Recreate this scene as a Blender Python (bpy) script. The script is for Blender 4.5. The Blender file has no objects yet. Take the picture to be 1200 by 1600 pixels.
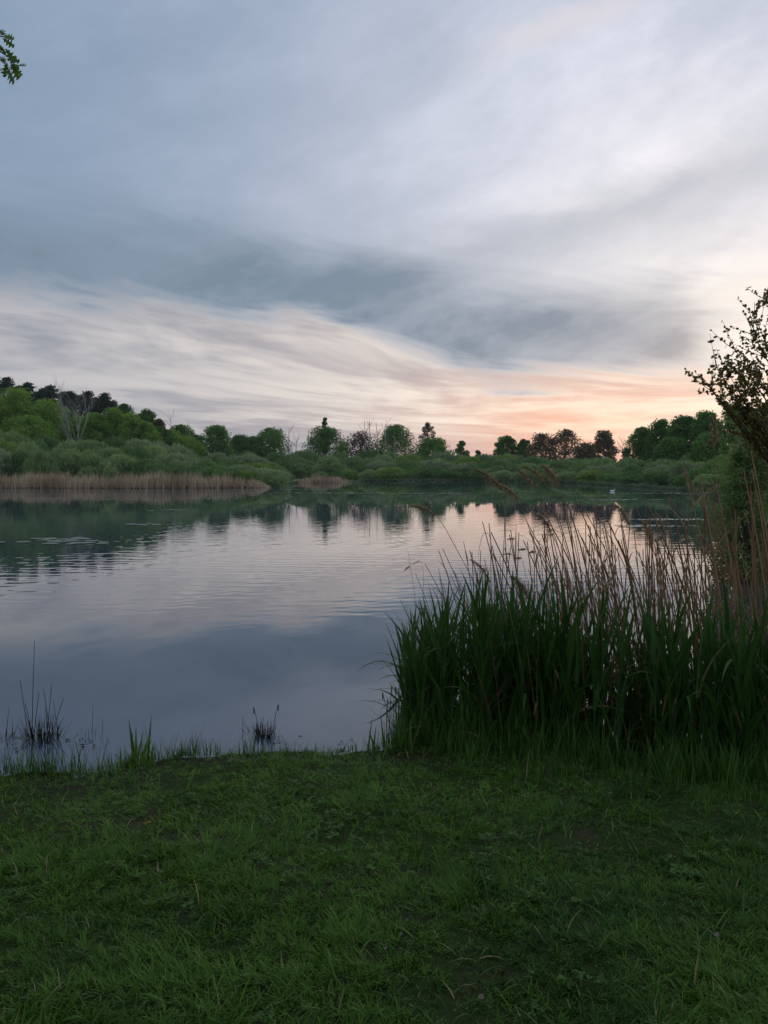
import bpy, math, random
import numpy as np
from mathutils import Vector, Matrix

random.seed(7)
RNG = np.random.default_rng(7)
scene = bpy.context.scene
COL = scene.collection
PI = math.pi
R = math.radians

# ------------------------------------------------------------------ camera
CAM_Z = 2.05
PITCH = math.atan(66.0 / 1200.0)          # looks a little below the horizon
cam_d = bpy.data.cameras.new('camera')
cam = bpy.data.objects.new('camera', cam_d)
COL.objects.link(cam)
cam.location = (0, 0, CAM_Z)
cam.rotation_euler = (PI / 2 - PITCH, 0, 0)
cam_d.sensor_fit = 'VERTICAL'
cam_d.sensor_height = 36
cam_d.lens = 27.0
cam_d.clip_start = 0.05
cam_d.clip_end = 9000
scene.camera = cam

scene.view_settings.view_transform = 'Standard'
scene.view_settings.look = 'None'
scene.view_settings.exposure = 0.06
scene.view_settings.gamma = 1.0
scene.view_settings.use_curve_mapping = False
scene.render.engine = 'CYCLES'
scene.cycles.use_denoising = True
scene.cycles.max_bounces = 8
scene.cycles.diffuse_bounces = 3
scene.cycles.glossy_bounces = 3
scene.cycles.transmission_bounces = 6
scene.cycles.transparent_max_bounces = 6
scene.cycles.volume_bounces = 0

SUN_AZ = 30.0      # degrees to the right of the view axis
SUN_EL = 3.0


# ------------------------------------------------------------------ node helpers
class NT:
    """small expression builder over a node tree"""
    def __init__(self, tree):
        self.t = tree
        self.n = tree.nodes
        self.l = tree.links

    def put(self, sock, v):
        if isinstance(v, X):
            self.l.new(v.s, sock)
        elif isinstance(v, (tuple, list)):
            v = tuple(v)
            if sock.type == 'RGBA' and len(v) == 3:
                v = v + (1.0,)
            sock.default_value = v
        else:
            sock.default_value = v

    def math(self, op, *a):
        m = self.n.new('ShaderNodeMath')
        m.operation = op
        for i, v in enumerate(a):
            self.put(m.inputs[i], v)
        return X(self, m.outputs[0])

    def vmath(self, op, *a):
        m = self.n.new('ShaderNodeVectorMath')
        m.operation = op
        for i, v in enumerate(a):
            if op == 'SCALE' and i == 1:
                self.put(m.inputs['Scale'], v)
            else:
                self.put(m.inputs[i], v)
        return X(self, m.outputs['Value'] if op in ('LENGTH', 'DOT_PRODUCT') else m.outputs[0])

    def sstep(self, lo, hi, v, a=0.0, b=1.0):
        m = self.n.new('ShaderNodeMapRange')
        m.interpolation_type = 'SMOOTHSTEP'
        self.put(m.inputs['Value'], v)
        m.inputs['From Min'].default_value = lo
        m.inputs['From Max'].default_value = hi
        m.inputs['To Min'].default_value = a
        m.inputs['To Max'].default_value = b
        return X(self, m.outputs[0])

    def mixc(self, f, a, b, mode='MIX'):
        m = self.n.new('ShaderNodeMix')
        m.data_type = 'RGBA'
        m.blend_type = mode
        m.clamp_factor = True
        self.put(m.inputs[0], f)
        self.put(m.inputs[6], a)
        self.put(m.inputs[7], b)
        return X(self, m.outputs[2])

    def noise(self, vec, scale=1.0, detail=4.0, rough=0.55, dist=0.0, color=False):
        m = self.n.new('ShaderNodeTexNoise')
        m.noise_dimensions = '3D'
        self.put(m.inputs['Vector'], vec)
        m.inputs['Scale'].default_value = scale
        m.inputs['Detail'].default_value = detail
        m.inputs['Roughness'].default_value = rough
        m.inputs['Distortion'].default_value = dist
        return X(self, m.outputs['Color' if color else 'Fac'])

    def comb(self, x, y, z=0.0):
        m = self.n.new('ShaderNodeCombineXYZ')
        self.put(m.inputs[0], x)
        self.put(m.inputs[1], y)
        self.put(m.inputs[2], z)
        return X(self, m.outputs[0])

    def sep(self, v):
        m = self.n.new('ShaderNodeSeparateXYZ')
        self.put(m.inputs[0], v)
        return [X(self, m.outputs[i]) for i in range(3)]

    def coord(self, which):
        m = self.n.new('ShaderNodeTexCoord')
        return X(self, m.outputs[which])

    def attr(self, name):
        m = self.n.new('ShaderNodeAttribute')
        m.attribute_name = name
        return X(self, m.outputs['Fac'])

    def objrand(self):
        m = self.n.new('ShaderNodeObjectInfo')
        return X(self, m.outputs['Random'])


class X:
    def __init__(self, nt, s):
        self.nt, self.s = nt, s

    def __add__(self, o): return self.nt.math('ADD', self, o)
    __radd__ = __add__
    def __mul__(self, o): return self.nt.math('MULTIPLY', self, o)
    __rmul__ = __mul__
    def __sub__(self, o): return self.nt.math('SUBTRACT', self, o)
    def __rsub__(self, o): return self.nt.math('SUBTRACT', o, self)
    def __truediv__(self, o): return self.nt.math('DIVIDE', self, o)
    def __rtruediv__(self, o): return self.nt.math('DIVIDE', o, self)


# ------------------------------------------------------------------ sky
def build_world():
    w = bpy.data.worlds.new('World')
    scene.world = w
    w.use_nodes = True
    t = w.node_tree
    t.nodes.clear()
    nt = NT(t)
    d = nt.coord('Generated')
    dx, dy, dz = nt.sep(d)
    az = nt.math('ARCTAN2', dx, dy) * 57.29578
    el = nt.math('ARCSINE', dz) * 57.29578
    elp = nt.math('MAXIMUM', el, 0.0)

    # air behind the cloud sheet
    sk = t.nodes.new('ShaderNodeTexSky')
    sk.sky_type = 'NISHITA'
    sk.sun_disc = False
    sk.sun_elevation = R(SUN_EL)
    sk.sun_rotation = R(SUN_AZ)
    sk.altitude = 20
    sk.air_density = 1.0
    sk.dust_density = 2.5
    sk.ozone_density = 1.5
    air = X(nt, sk.outputs[0])
    air = nt.mixc(1.0, air, (0.10, 0.10, 0.10), 'MULTIPLY')

    # cloud coordinates: streets stretched along the wind, converging to the horizon
    h = elp + 7.0
    px = az * (14.0 / 1.0) / h * 0.055
    pe = nt.math('LOGARITHM', h, 2.718281828)
    p0 = nt.comb(az * 0.030, pe * 2.0, 3.1)
    warp = nt.noise(p0, 1.1, 1, 0.55, 0.0, True)
    wv = nt.vmath('SCALE', nt.vmath('SUBTRACT', warp, (0.5, 0.5, 0.5)), 0.9)
    p1 = nt.vmath('ADD', p0, wv)
    big = nt.noise(p1, 1.3, 3, 0.5)                        # broad banks
    q = nt.comb(az * 0.035 + pe * 0.5, pe * 3.6 + az * 0.020, 8.7)
    qw = nt.vmath('ADD', q, nt.vmath('SCALE', wv, 1.3))
    streak = nt.noise(qw, 1.6, 6, 0.62)                    # thin streaks
    fine = nt.noise(qw, 5.0, 2, 0.6)
    # cirrus mottling on a rising diagonal
    r = nt.comb(az * 0.085 - el * 0.030, el * 0.17 - az * 0.034, 1.7)
    rw = nt.vmath('ADD', r, nt.vmath('SCALE', wv, 0.7))
    mott = nt.noise(rw, 1.5, 5, 0.64)

    # nearness to the sun's place behind the cloud
    ds = nt.math('SQRT', (az - 27.0) * (az - 27.0) * 0.75 + (el - 11.0) * (el - 11.0) * 1.3)
    g_wide = nt.math('EXPONENT', (ds * ds) * (-1.0 / (27.0 * 27.0)))
    dm = nt.math('SQRT', (az - 21.0) * (az - 21.0) * 0.8 + (el - 12.0) * (el - 12.0) * 1.6)
    g_mid = nt.math('EXPONENT', (dm * dm) * (-1.0 / (11.0 * 11.0)))
    dt = nt.math('SQRT', (az - 15.0) * (az - 15.0) * 0.07 + (el - 3.2) * (el - 3.2) * 1.0)
    g_low = nt.math('EXPONENT', (dt * dt) * (-1.0 / (3.2 * 3.2)))

    # upper cloud deck
    t_up = nt.sstep(-26.0, 30.0, az + (big - 0.5) * 34.0 + (mott - 0.5) * 14.0)
    away = nt.sstep(40.0, 150.0, nt.math('ABSOLUTE', az - 20.0))
    up = nt.mixc(t_up, (0.250, 0.345, 0.480), (0.58, 0.63, 0.79))
    up = nt.mixc(g_wide * 0.9, up, (0.86, 0.85, 0.90))
    up = nt.mixc(g_mid * (0.50 + (streak - 0.45) * 2.2), up, (1.02, 0.97, 0.95))
    soft = nt.sstep(0.30, 0.74, mott * 0.6 + big * 0.4)
    up = nt.mixc(nt.sstep(-14.0, 14.0, az - (el - 12.0) * 0.5, 0.22, 0.50), up, nt.mixc(soft, nt.mixc(1.0, up, (0.60, 0.65, 0.70), 'MULTIPLY'), nt.mixc(1.0, up, (1.22, 1.20, 1.19), 'MULTIPLY')))
    up = nt.mixc(away * 0.55, up, (0.40, 0.46, 0.55))
    up = nt.mixc(nt.sstep(28.0, 60.0, el) * 0.7, up, (0.50, 0.56, 0.67))

    # bright clearer strip below the long grey bank
    s1 = nt.sstep(0.36, 0.62, streak * 0.7 + fine * 0.3)
    sunw = nt.sstep(-30.0, 17.0, az)
    lo_dark = nt.mixc(sunw, (0.310, 0.335, 0.395), (0.58, 0.50, 0.50))
    lo_lite = nt.mixc(sunw, (0.55, 0.535, 0.560), (1.06, 0.95, 0.84))
    low = nt.mixc(s1, lo_dark, lo_lite)
    salmon = nt.mixc(s1, (1.02, 0.58, 0.43), (1.15, 0.90, 0.70))
    low = nt.mixc(g_low, low, salmon)
    haze_f = nt.sstep(4.2, 0.6, el + (fine - 0.5) * 2.0)
    hz = nt.mixc(nt.sstep(-6.0, 15.0, az), (0.320, 0.315, 0.385), (1.10, 0.56, 0.38))
    low = nt.mixc(haze_f * 0.7, low, hz)
    low = nt.mixc(nt.sstep(45.0, 120.0, nt.math('ABSOLUTE', az - 20.0)) * 0.7, low, (0.38, 0.41, 0.48))

    # the long grey bank, sinking towards the sun
    azc = nt.math('MINIMUM', nt.math('MAXIMUM', az, -60.0), 60.0)
    ec = 13.0 - (azc + 27.0) * 0.03 - nt.sstep(-3.0, 9.0, az, 0.0, 3.3)
    dd = el - ec + (big - 0.5) * 6.0 + (streak - 0.5) * 5.5 + (fine - 0.5) * 2.4
    below = nt.sstep(-2.8, -0.6, dd)
    bank = below * nt.sstep(6.5, 0.4, dd)
    end = nt.sstep(25.5, 19.5, az + (streak - 0.5) * 10.0)
    bank = bank * end
    bankc = nt.mixc(nt.sstep(-10.0, 22.0, az), (0.200, 0.268, 0.345), (0.275, 0.318, 0.395))
    base = nt.mixc(below, low, up)
    # second, fainter wisp that climbs from the bank towards the sun side
    e2 = 13.6 + azc * 0.24
    d2 = nt.math('ABSOLUTE', el - e2 + (streak - 0.5) * 5.0 + (big - 0.5) * 4.0)
    wisp = nt.sstep(4.2, 0.0, d2) * nt.sstep(-8.0, 2.0, az) * nt.sstep(45.0, 25.0, az)
    base = nt.mixc(wisp * 0.48, base, (0.40, 0.435, 0.50))
    col = nt.mixc(bank * (0.84 + (mott - 0.5) * 1.5), base, bankc)
    # thin cloud over the hidden sun itself
    de = nt.math('SQRT', (az - 28.0) * (az - 28.0) + (el - 8.5) * (el - 8.5) * 1.8)
    g_sun = nt.math('EXPONENT', (de * de) * (-1.0 / (6.5 * 6.5)))
    col = nt.mixc(g_sun * (0.55 + (streak - 0.5) * 1.2), col, (1.15, 1.02, 0.86))
    # white feather high up
    e3 = 28.6 + (az - 12.0) * 0.22
    d3 = nt.math('ABSOLUTE', el - e3 + (fine - 0.5) * 1.6 + (big - 0.5) * 2.0)
    fea = nt.sstep(1.5, 0.0, d3) * nt.sstep(4.0, 12.0, az) * nt.sstep(24.0, 13.0, az)
    col = nt.mixc(fea * 0.60, col, (0.78, 0.73, 0.76))

    out = nt.mixc(0.93, air, col)
    bg = t.nodes.new('ShaderNodeBackground')
    nt.put(bg.inputs['Color'], out)
    bg.inputs['Strength'].default_value = 1.0
    o = t.nodes.new('ShaderNodeOutputWorld')
    t.links.new(bg.outputs[0], o.inputs['Surface'])


build_world()
scene.world.cycles.sampling_method = 'MANUAL'
scene.world.cycles.sample_map_resolution = 256

sun_d = bpy.data.lights.new('sun', 'SUN')
sun_d.energy = 0.4
sun_d.angle = R(6.0)
sun_d.color = (1.0, 0.62, 0.40)
sun = bpy.data.objects.new('sun', sun_d)
COL.objects.link(sun)
_sd = Vector((math.sin(R(SUN_AZ)) * math.cos(R(SUN_EL)), math.cos(R(SUN_AZ)) * math.cos(R(SUN_EL)), math.sin(R(SUN_EL))))
sun.rotation_euler = _sd.to_track_quat('Z', 'Y').to_euler()
sun.location = _sd * 60


# ------------------------------------------------------------------ materials
def new_mat(name):
    m = bpy.data.materials.new(name)
    m.use_nodes = True
    m.node_tree.nodes.clear()
    return m, NT(m.node_tree)


def finish(m, nt, shader):
    o = nt.n.new('ShaderNodeOutputMaterial')
    nt.l.new(shader, o.inputs['Surface'])
    return m


def principled(nt, col, rough=0.6, spec=0.3, normal=None):
    b = nt.n.new('ShaderNodeBsdfPrincipled')
    nt.put(b.inputs['Base Color'], col)
    nt.put(b.inputs['Roughness'], rough)
    b.inputs['Specular IOR Level'].default_value = spec
    if normal is not None:
        nt.put(b.inputs['Normal'], normal)
    return b.outputs[0]


def leaf_mat(name, c1, c2, c3=None, trans=0.35, rough=0.55, spec=0.25, objvar=0.5, cut3=0.9):
    """blend of two leaf colours by the per-leaf tint and by the plant"""
    m, nt = new_mat(name)
    f = nt.attr('tint') * (1.0 - objvar) + nt.objrand() * objvar
    col = nt.mixc(f, c1, c2)
    if c3 is not None:
        col = nt.mixc(nt.sstep(cut3, cut3 + 0.02, nt.attr('tint')), col, c3)
    a = principled(nt, col, rough, spec)
    tr = nt.n.new('ShaderNodeBsdfTranslucent')
    nt.put(tr.inputs['Color'], nt.mixc(1.0, col, (1.15, 1.2, 0.75), 'MULTIPLY'))
    mx = nt.n.new('ShaderNodeMixShader')
    mx.inputs[0].default_value = trans
    nt.l.new(a, mx.inputs[1])
    nt.l.new(tr.outputs[0], mx.inputs[2])
    return finish(m, nt, mx.outputs[0])


def bark_mat(name, c1, c2, scale=9.0):
    m, nt = new_mat(name)
    p = nt.coord('Object')
    n = nt.noise(nt.vmath('MULTIPLY', p, (1.0, 1.0, 0.25)), scale, 4, 0.6)
    col = nt.mixc(nt.sstep(0.3, 0.7, n), c1, c2)
    bp = nt.n.new('ShaderNodeBump')
    bp.inputs['Strength'].default_value = 0.5
    bp.inputs['Distance'].default_value = 0.02
    nt.put(bp.inputs['Height'], n)
    return finish(m, nt, principled(nt, col, 0.85, 0.15, X(nt, bp.outputs[0])))


M = {}
M['grass'] = leaf_mat('grass_blade', (0.024, 0.082, 0.013), (0.160, 0.325, 0.038), (0.36, 0.31, 0.16), 0.32, 0.45, 0.22, 0.0, 0.96)
M['tall'] = leaf_mat('tall_grass_blade', (0.034, 0.095, 0.015), (0.110, 0.230, 0.036), (0.30, 0.25, 0.13), 0.30, 0.45, 0.2, 0.0, 0.95)
M['reed_leaf'] = leaf_mat('reed_leaf', (0.020, 0.062, 0.013), (0.060, 0.140, 0.027), (0.22, 0.17, 0.09), 0.30, 0.5, 0.2, 0.45, 0.965)
M['reed_stem'] = leaf_mat('reed_stem', (0.035, 0.090, 0.030), (0.060, 0.130, 0.040), None, 0.10, 0.5, 0.3, 0.5)
M['dry'] = leaf_mat('dry_reed', (0.22, 0.12, 0.065), (0.42, 0.28, 0.165), None, 0.25, 0.6, 0.2, 0.6)
M['plume'] = leaf_mat('reed_plume', (0.30, 0.215, 0.15), (0.50, 0.39, 0.29), None, 0.40, 0.8, 0.1, 0.4)
M['far_reed'] = leaf_mat('old_reed', (0.33, 0.24, 0.17), (0.64, 0.52, 0.39), None, 0.25, 0.7, 0.1, 0.0)
M['sedge'] = leaf_mat('sedge', (0.11, 0.17, 0.085), (0.24, 0.29, 0.17), None, 0.25, 0.6, 0.2, 0.0)
M['dark_dead'] = leaf_mat('sodden_dead_leaf', (0.016, 0.012, 0.007), (0.060, 0.042, 0.022), None, 0.1, 0.9, 0.02, 0.0)
M['willow'] = leaf_mat('willow_leaf', (0.14, 0.23, 0.085), (0.32, 0.43, 0.20), None, 0.35, 0.6, 0.2, 0.55)
M['willow_dark'] = leaf_mat('dark_willow_leaf', (0.095, 0.19, 0.065), (0.21, 0.34, 0.13), None, 0.35, 0.6, 0.2, 0.55)
M['willow_grey'] = leaf_mat('grey_willow_leaf', (0.17, 0.23, 0.13), (0.36, 0.43, 0.26), None, 0.35, 0.6, 0.2, 0.4)
M['willow_gold'] = leaf_mat('golden_willow_leaf', (0.13, 0.22, 0.05), (0.30, 0.42, 0.11), None, 0.35, 0.6, 0.2, 0.4)
M['willow_shore'] = leaf_mat('shore_willow_leaf', (0.115, 0.185, 0.060), (0.235, 0.320, 0.120), None, 0.4, 0.6, 0.2, 0.2)
M['bright'] = leaf_mat('spring_leaf', (0.115, 0.240, 0.034), (0.26, 0.42, 0.075), None, 0.38, 0.6, 0.2, 0.4)
M['broad'] = leaf_mat('broad_leaf', (0.068, 0.160, 0.034), (0.150, 0.285, 0.058), None, 0.35, 0.6, 0.2, 0.4)
M['bronze'] = leaf_mat('bronze_leaf', (0.105, 0.085, 0.048), (0.200, 0.150, 0.085), None, 0.35, 0.6, 0.2, 0.4)
M['purple'] = leaf_mat('purple_bud', (0.070, 0.052, 0.046), (0.120, 0.095, 0.075), None, 0.25, 0.7, 0.1, 0.3)
M['pine'] = leaf_mat('pine_needle', (0.020, 0.045, 0.027), (0.050, 0.088, 0.046), None, 0.15, 0.6, 0.2, 0.4)
M['near_leaf'] = leaf_mat('alder_leaf', (0.11, 0.10, 0.032), (0.22, 0.19, 0.065), None, 0.5, 0.5, 0.3, 0.0)
M['oak_leaf'] = leaf_mat('oak_leaf', (0.055, 0.125, 0.020), (0.160, 0.250, 0.040), None, 0.45, 0.45, 0.3, 0.4)
M['pad'] = leaf_mat('lily_pad', (0.11, 0.15, 0.09), (0.20, 0.24, 0.16), None, 0.1, 0.35, 0.5, 0.0)
M['bark'] = bark_mat('bark', (0.055, 0.045, 0.036), (0.13, 0.11, 0.09))
M['pale_bark'] = bark_mat('pale_bark', (0.24, 0.23, 0.20), (0.46, 0.45, 0.40))
M['twig'] = bark_mat('twig_bark', (0.045, 0.034, 0.026), (0.10, 0.075, 0.055), 40)
M['yellow_leaf'] = leaf_mat('yellow_leaf', (0.42, 0.26, 0.03), (0.55, 0.36, 0.05), None, 0.3)
M['white_petal'] = leaf_mat('pale_petal', (0.45, 0.47, 0.42), (0.62, 0.62, 0.58), None, 0.3)
M['grey_leaf'] = leaf_mat('faded_leaf', (0.16, 0.15, 0.11), (0.26, 0.24, 0.18), None, 0.2)


def ground_mat():
    m, nt = new_mat('ground_soil')
    p = nt.coord('Object')
    a = nt.noise(p, 1.3, 5, 0.6)
    b = nt.noise(p, 26.0, 4, 0.6)
    soil = nt.mixc(b, (0.020, 0.017, 0.011), (0.075, 0.062, 0.040))
    moss = nt.mixc(b, (0.014, 0.026, 0.006), (0.038, 0.062, 0.014))
    col = nt.mixc(nt.sstep(0.30, 0.52, a), soil, moss)
    gz_ = nt.sep(p)[2]
    wet = nt.sstep(0.13, 0.05, gz_ + (b - 0.5) * 0.05)
    col = nt.mixc(wet, col, nt.mixc(b, (0.016, 0.012, 0.008), (0.045, 0.034, 0.022)))
    bp = nt.n.new('ShaderNodeBump')
    bp.inputs['Strength'].default_value = 0.8
    bp.inputs['Distance'].default_value = 0.015
    nt.put(bp.inputs['Height'], b)
    return finish(m, nt, principled(nt, col, 0.95, 0.1, X(nt, bp.outputs[0])))


def water_mat():
    m, nt = new_mat('pond_water')
    p = nt.coord('Object')
    x, y, z = nt.sep(p)
    # catspaws: the breeze touches the water some way out, the lee of the bank stays glassy
    patch = nt.noise(nt.vmath('MULTIPLY', p, (0.10, 0.22, 1.0)), 1.0, 3, 0.6)
    yy = y + (patch - 0.5) * 5.0 + x * 0.10
    mask = nt.sstep(8.4, 13.0, yy) * nt.sstep(48.0, 20.0, y + (patch - 0.5) * 24.0)
    mask = mask * nt.sstep(0.30, 0.58, patch, 0.40, 1.0)
    w1 = nt.noise(p, 0.30, 2, 0.5) * 9.0
    w2 = nt.noise(p, 0.55, 2, 0.5) * 7.0
    sx, sy = None, None
    for lam, ang, amp, wz in ((0.46, 3, 0.0062, w1), (0.34, -11, 0.0050, w2), (0.72, 14, 0.0030, w2), (0.23, 24, 0.0044, w1), (0.27, -29, 0.0044, w2)):
        kx, ky = math.sin(R(ang)), math.cos(R(ang))
        k = 2 * PI / lam
        c = nt.math('COSINE', x * (k * kx) + y * (k * ky) + wz) * amp
        sx = c * kx if sx is None else sx + c * kx
        sy = c * ky if sy is None else sy + c * ky
    calm = nt.noise(nt.vmath('MULTIPLY', p, (0.8, 1.6, 1.0)), 1.0, 3, 0.6, 0, True)
    cx, cy, cz = nt.sep(calm)
    nx = sx * mask + (cx - 0.5) * 0.004
    ny = sy * mask + (cy - 0.5) * 0.006
    nrm = nt.vmath('NORMALIZE', nt.comb(nx, ny, 1.0))
    b = nt.n.new('ShaderNodeBsdfPrincipled')
    b.inputs['Base Color'].default_value = (0.040, 0.062, 0.094, 1)
    b.inputs['Roughness'].default_value = 0.02
    b.inputs['IOR'].default_value = 1.7
    nt.put(b.inputs['Normal'], nrm)
    return finish(m, nt, b.outputs[0])


M['ground'] = ground_mat()
M['water'] = water_mat()


# ------------------------------------------------------------------ mesh helpers
class MB:
    """collects vertices / quads / triangles with a per-vertex tint, builds one mesh"""
    def __init__(self):
        self.v, self.f, self.t, self.n = [], [], [], 0

    def add(self, V, F, tint=0.5):
        V = np.asarray(V, dtype=np.float64).reshape(-1, 3)
        F = np.asarray(F, dtype=np.int64)
        self.v.append(V)
        self.f.append(F + self.n)
        t = np.asarray(tint, dtype=np.float64)
        self.t.append(np.broadcast_to(t, (len(V),)).copy())
        self.n += len(V)
        return self

    def mesh(self, name, mat, smooth=False):
        V = np.concatenate(self.v)
        T = np.concatenate(self.t)
        me = bpy.data.meshes.new(name)
        me.vertices.add(len(V))
        me.vertices.foreach_set('co', V.astype(np.float32).ravel())
        loops = np.concatenate([f.ravel() for f in self.f]).astype(np.int32)
        counts = np.concatenate([np.full(len(f), f.shape[1], dtype=np.int32) for f in self.f])
        starts = np.concatenate([[0], np.cumsum(counts)[:-1]]).astype(np.int32)
        me.loops.add(len(loops))
        me.loops.foreach_set('vertex_index', loops)
        me.polygons.add(len(counts))
        me.polygons.foreach_set('loop_start', starts)
        me.polygons.foreach_set('loop_total', counts)
        if smooth:
            me.polygons.foreach_set('use_smooth', np.ones(len(counts), dtype=bool))
        a = me.attributes.new('tint', 'FLOAT', 'POINT')
        a.data.foreach_set('value', T.astype(np.float32))
        me.materials.append(mat)
        me.update(calc_edges=True)
        return me


def link(name, me, parent=None, loc=(0, 0, 0), rot=(0, 0, 0), scale=(1, 1, 1)):
    o = bpy.data.objects.new(name, me)
    COL.objects.link(o)
    o.location, o.rotation_euler, o.scale = loc, rot, scale
    if parent is not None:
        o.parent = parent
    return o


def tag(o, label, cat, group=None):
    o['label'] = label
    o['category'] = cat
    if group:
        o['group'] = group
    return o


def thing(name, label, cat, loc=(0, 0, 0), rz=0.0, group=None):
    o = link(name, None, None, loc, (0, 0, rz))
    o.empty_display_size = 0.1
    return tag(o, label, cat, group)


def blades(base, height, width, yaw, lean, bend, seg=3, tint=0.5, fold=0.0, taper=1.6, twist=0.0):
    """grass-like blades as arrays; each bends over along its own heading"""
    base = np.asarray(base, float).reshape(-1, 3)
    n = len(base)
    B = lambda q: np.broadcast_to(np.asarray(q, float), (n,))
    height, width, yaw, lean, bend, tint = map(B, (height, width, yaw, lean, bend, tint))
    hd = np.stack([np.cos(yaw), np.sin(yaw), np.zeros(n)], 1)
    tw = yaw + PI / 2 + B(twist)
    sd = np.stack([np.cos(tw), np.sin(tw), np.zeros(n)], 1)
    up = np.array([0, 0, 1.0])
    c = base.copy()
    rows = []
    k = 3 if fold else 2
    for i in range(seg + 1):
        t = i / seg
        w = width * (1 - t ** taper) * (0.75 + 0.25 * min(1, t * 4)) * 0.5
        if i == seg:
            rows.append(c[:, None, :])
        else:
            l = c - sd * w[:, None]
            r = c + sd * w[:, None]
            if fold:
                th = lean + bend * t
                nrm = hd * np.cos(th)[:, None] - up * np.sin(th)[:, None]
                m_ = c + nrm * (w * fold)[:, None]
                rows.append(np.stack([l, m_, r], 1))
            else:
                rows.append(np.stack([l, r], 1))
            th = lean + bend * (t + 0.5 / seg)
            c = c + (hd * np.sin(th)[:, None] + up * np.cos(th)[:, None]) * (height / seg)[:, None]
    V = np.concatenate(rows, 1)
    per = V.shape[1]
    q, tr = [], []
    for i in range(seg - 1):
        for j in range(k - 1):
            a = i * k + j
            q.append([a, a + 1, a + k + 1, a + k])
    a = (seg - 1) * k
    for j in range(k - 1):
        tr.append([a + j, a + j + 1, per - 1])
    off = (np.arange(n) * per)[:, None, None]
    out = []
    if q:
        out.append((np.array(q)[None] + off).reshape(-1, 4))
    out.append((np.array(tr)[None] + off).reshape(-1, 3))
    return V.reshape(-1, 3), out, np.repeat(tint, per)


def add_blades(mb, *a, **k):
    V, Fs, T = blades(*a, **k)
    n0 = mb.n
    mb.v.append(V); mb.t.append(T); mb.n += len(V)
    for F in Fs:
        mb.f.append(F + n0)


def add_tube(mb, pts, rad, sides=5, tint=0.5):
    pts = np.asarray(pts, float)
    m = len(pts)
    rad = np.broadcast_to(np.asarray(rad, float), (m,))
    d = np.gradient(pts, axis=0)
    d /= np.linalg.norm(d, axis=1)[:, None] + 1e-9
    ref = np.array([0.31, 0.95, 0.05]) if abs(d[0][2]) > 0.5 else np.array([0.05, 0.1, 1.0])
    u = np.cross(d, ref); u /= np.linalg.norm(u, axis=1)[:, None] + 1e-9
    v = np.cross(d, u)
    a = np.arange(sides) / sides * 2 * PI
    V = pts[:, None] + (np.cos(a)[None, :, None] * u[:, None] + np.sin(a)[None, :, None] * v[:, None]) * rad[:, None, None]
    F = []
    for i in range(m - 1):
        for j in range(sides):
            j2 = (j + 1) % sides
            F.append([i * sides + j, i * sides + j2, (i + 1) * sides + j2, (i + 1) * sides + j])
    mb.add(V, F, tint)
    mb.add(V[-1], [list(range(sides))], tint)


def unit(n, rng):
    v = rng.normal(size=(n, 3))
    return v / (np.linalg.norm(v, axis=1)[:, None] + 1e-9)


def add_leaves(mb, C, a, b, rng, bias=None, biasw=0.0, tint=None):
    """diamond leaves: C centres, a half length, b half width"""
    n = len(C)
    u = unit(n, rng)
    if bias is not None:
        u = u * (1 - biasw) + np.asarray(bias) * biasw
        u /= np.linalg.norm(u, axis=1)[:, None] + 1e-9
    w = np.cross(u, unit(n, rng))
    w /= np.linalg.norm(w, axis=1)[:, None] + 1e-9
    a = np.broadcast_to(np.asarray(a, float), (n,))[:, None]
    b = np.broadcast_to(np.asarray(b, float), (n,))[:, None]
    V = np.stack([C + u * a, C + w * b, C - u * a, C - w * b], 1).reshape(-1, 3)
    F = np.arange(n * 4).reshape(n, 4)
    t = rng.random(n) if tint is None else np.broadcast_to(tint, (n,))
    mb.add(V, F, np.repeat(t, 4))


def at(px, py, D):
    """world point seen at a place of the 1200 x 1600 photograph, D metres ahead"""
    f = np.array([0, math.cos(PITCH), -math.sin(PITCH)])
    u = np.array([0, math.sin(PITCH), math.cos(PITCH)])
    d = f + np.array([1.0, 0, 0]) * ((px - 600) / 1200) + u * ((800 - py) / 1200)
    d = d * (D / d[1])
    return np.array([d[0], d[1], CAM_Z + d[2]])


# ------------------------------------------------------------------ ground and water
SHORE = np.array([
    (-5.0, 4.72), (-2.6, 4.95), (-2.0, 5.04), (-1.4, 5.22), (-0.7, 5.42), (-0.1, 5.48), (0.3, 5.52), (1.5, 5.45), (2.4, 5.4), (3.1, 5.8),
    (4.4, 7.8), (7.6, 14), (12.4, 23.5), (22.5, 42), (30.5, 58), (29, 68), (30.5, 86), (29, 112), (26, 136), (20, 141),
    (8, 139), (-4, 138), (-5, 125), (-13, 119), (-15.5, 104), (-13.4, 87), (-28, 84.5), (-42, 86), (-76, 83),
    (-74, 60), (-52, 30), (-28, 13), (-12, 5.6)], float)


def shore_dist(x, y):
    """signed distance to the lake outline, positive on land"""
    P = np.stack([np.asarray(x, float).ravel(), np.asarray(y, float).ravel()], 1)
    A = SHORE
    Bq = np.roll(SHORE, -1, axis=0)
    best = np.full(len(P), 1e9)
    inside = np.zeros(len(P), bool)
    for a, b in zip(A, Bq):
        ab = b - a
        t = np.clip(((P - a) @ ab) / (ab @ ab), 0, 1)
        q = a + t[:, None] * ab
        best = np.minimum(best, np.hypot(P[:, 0] - q[:, 0], P[:, 1] - q[:, 1]))
        cond = (a[1] > P[:, 1]) != (b[1] > P[:, 1])
        xi = (b[0] - a[0]) * (P[:, 1] - a[1]) / (b[1] - a[1] + 1e-12) + a[0]
        inside ^= cond & (P[:, 0] < xi)
    return np.where(inside, -best, best).reshape(np.shape(x))


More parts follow.
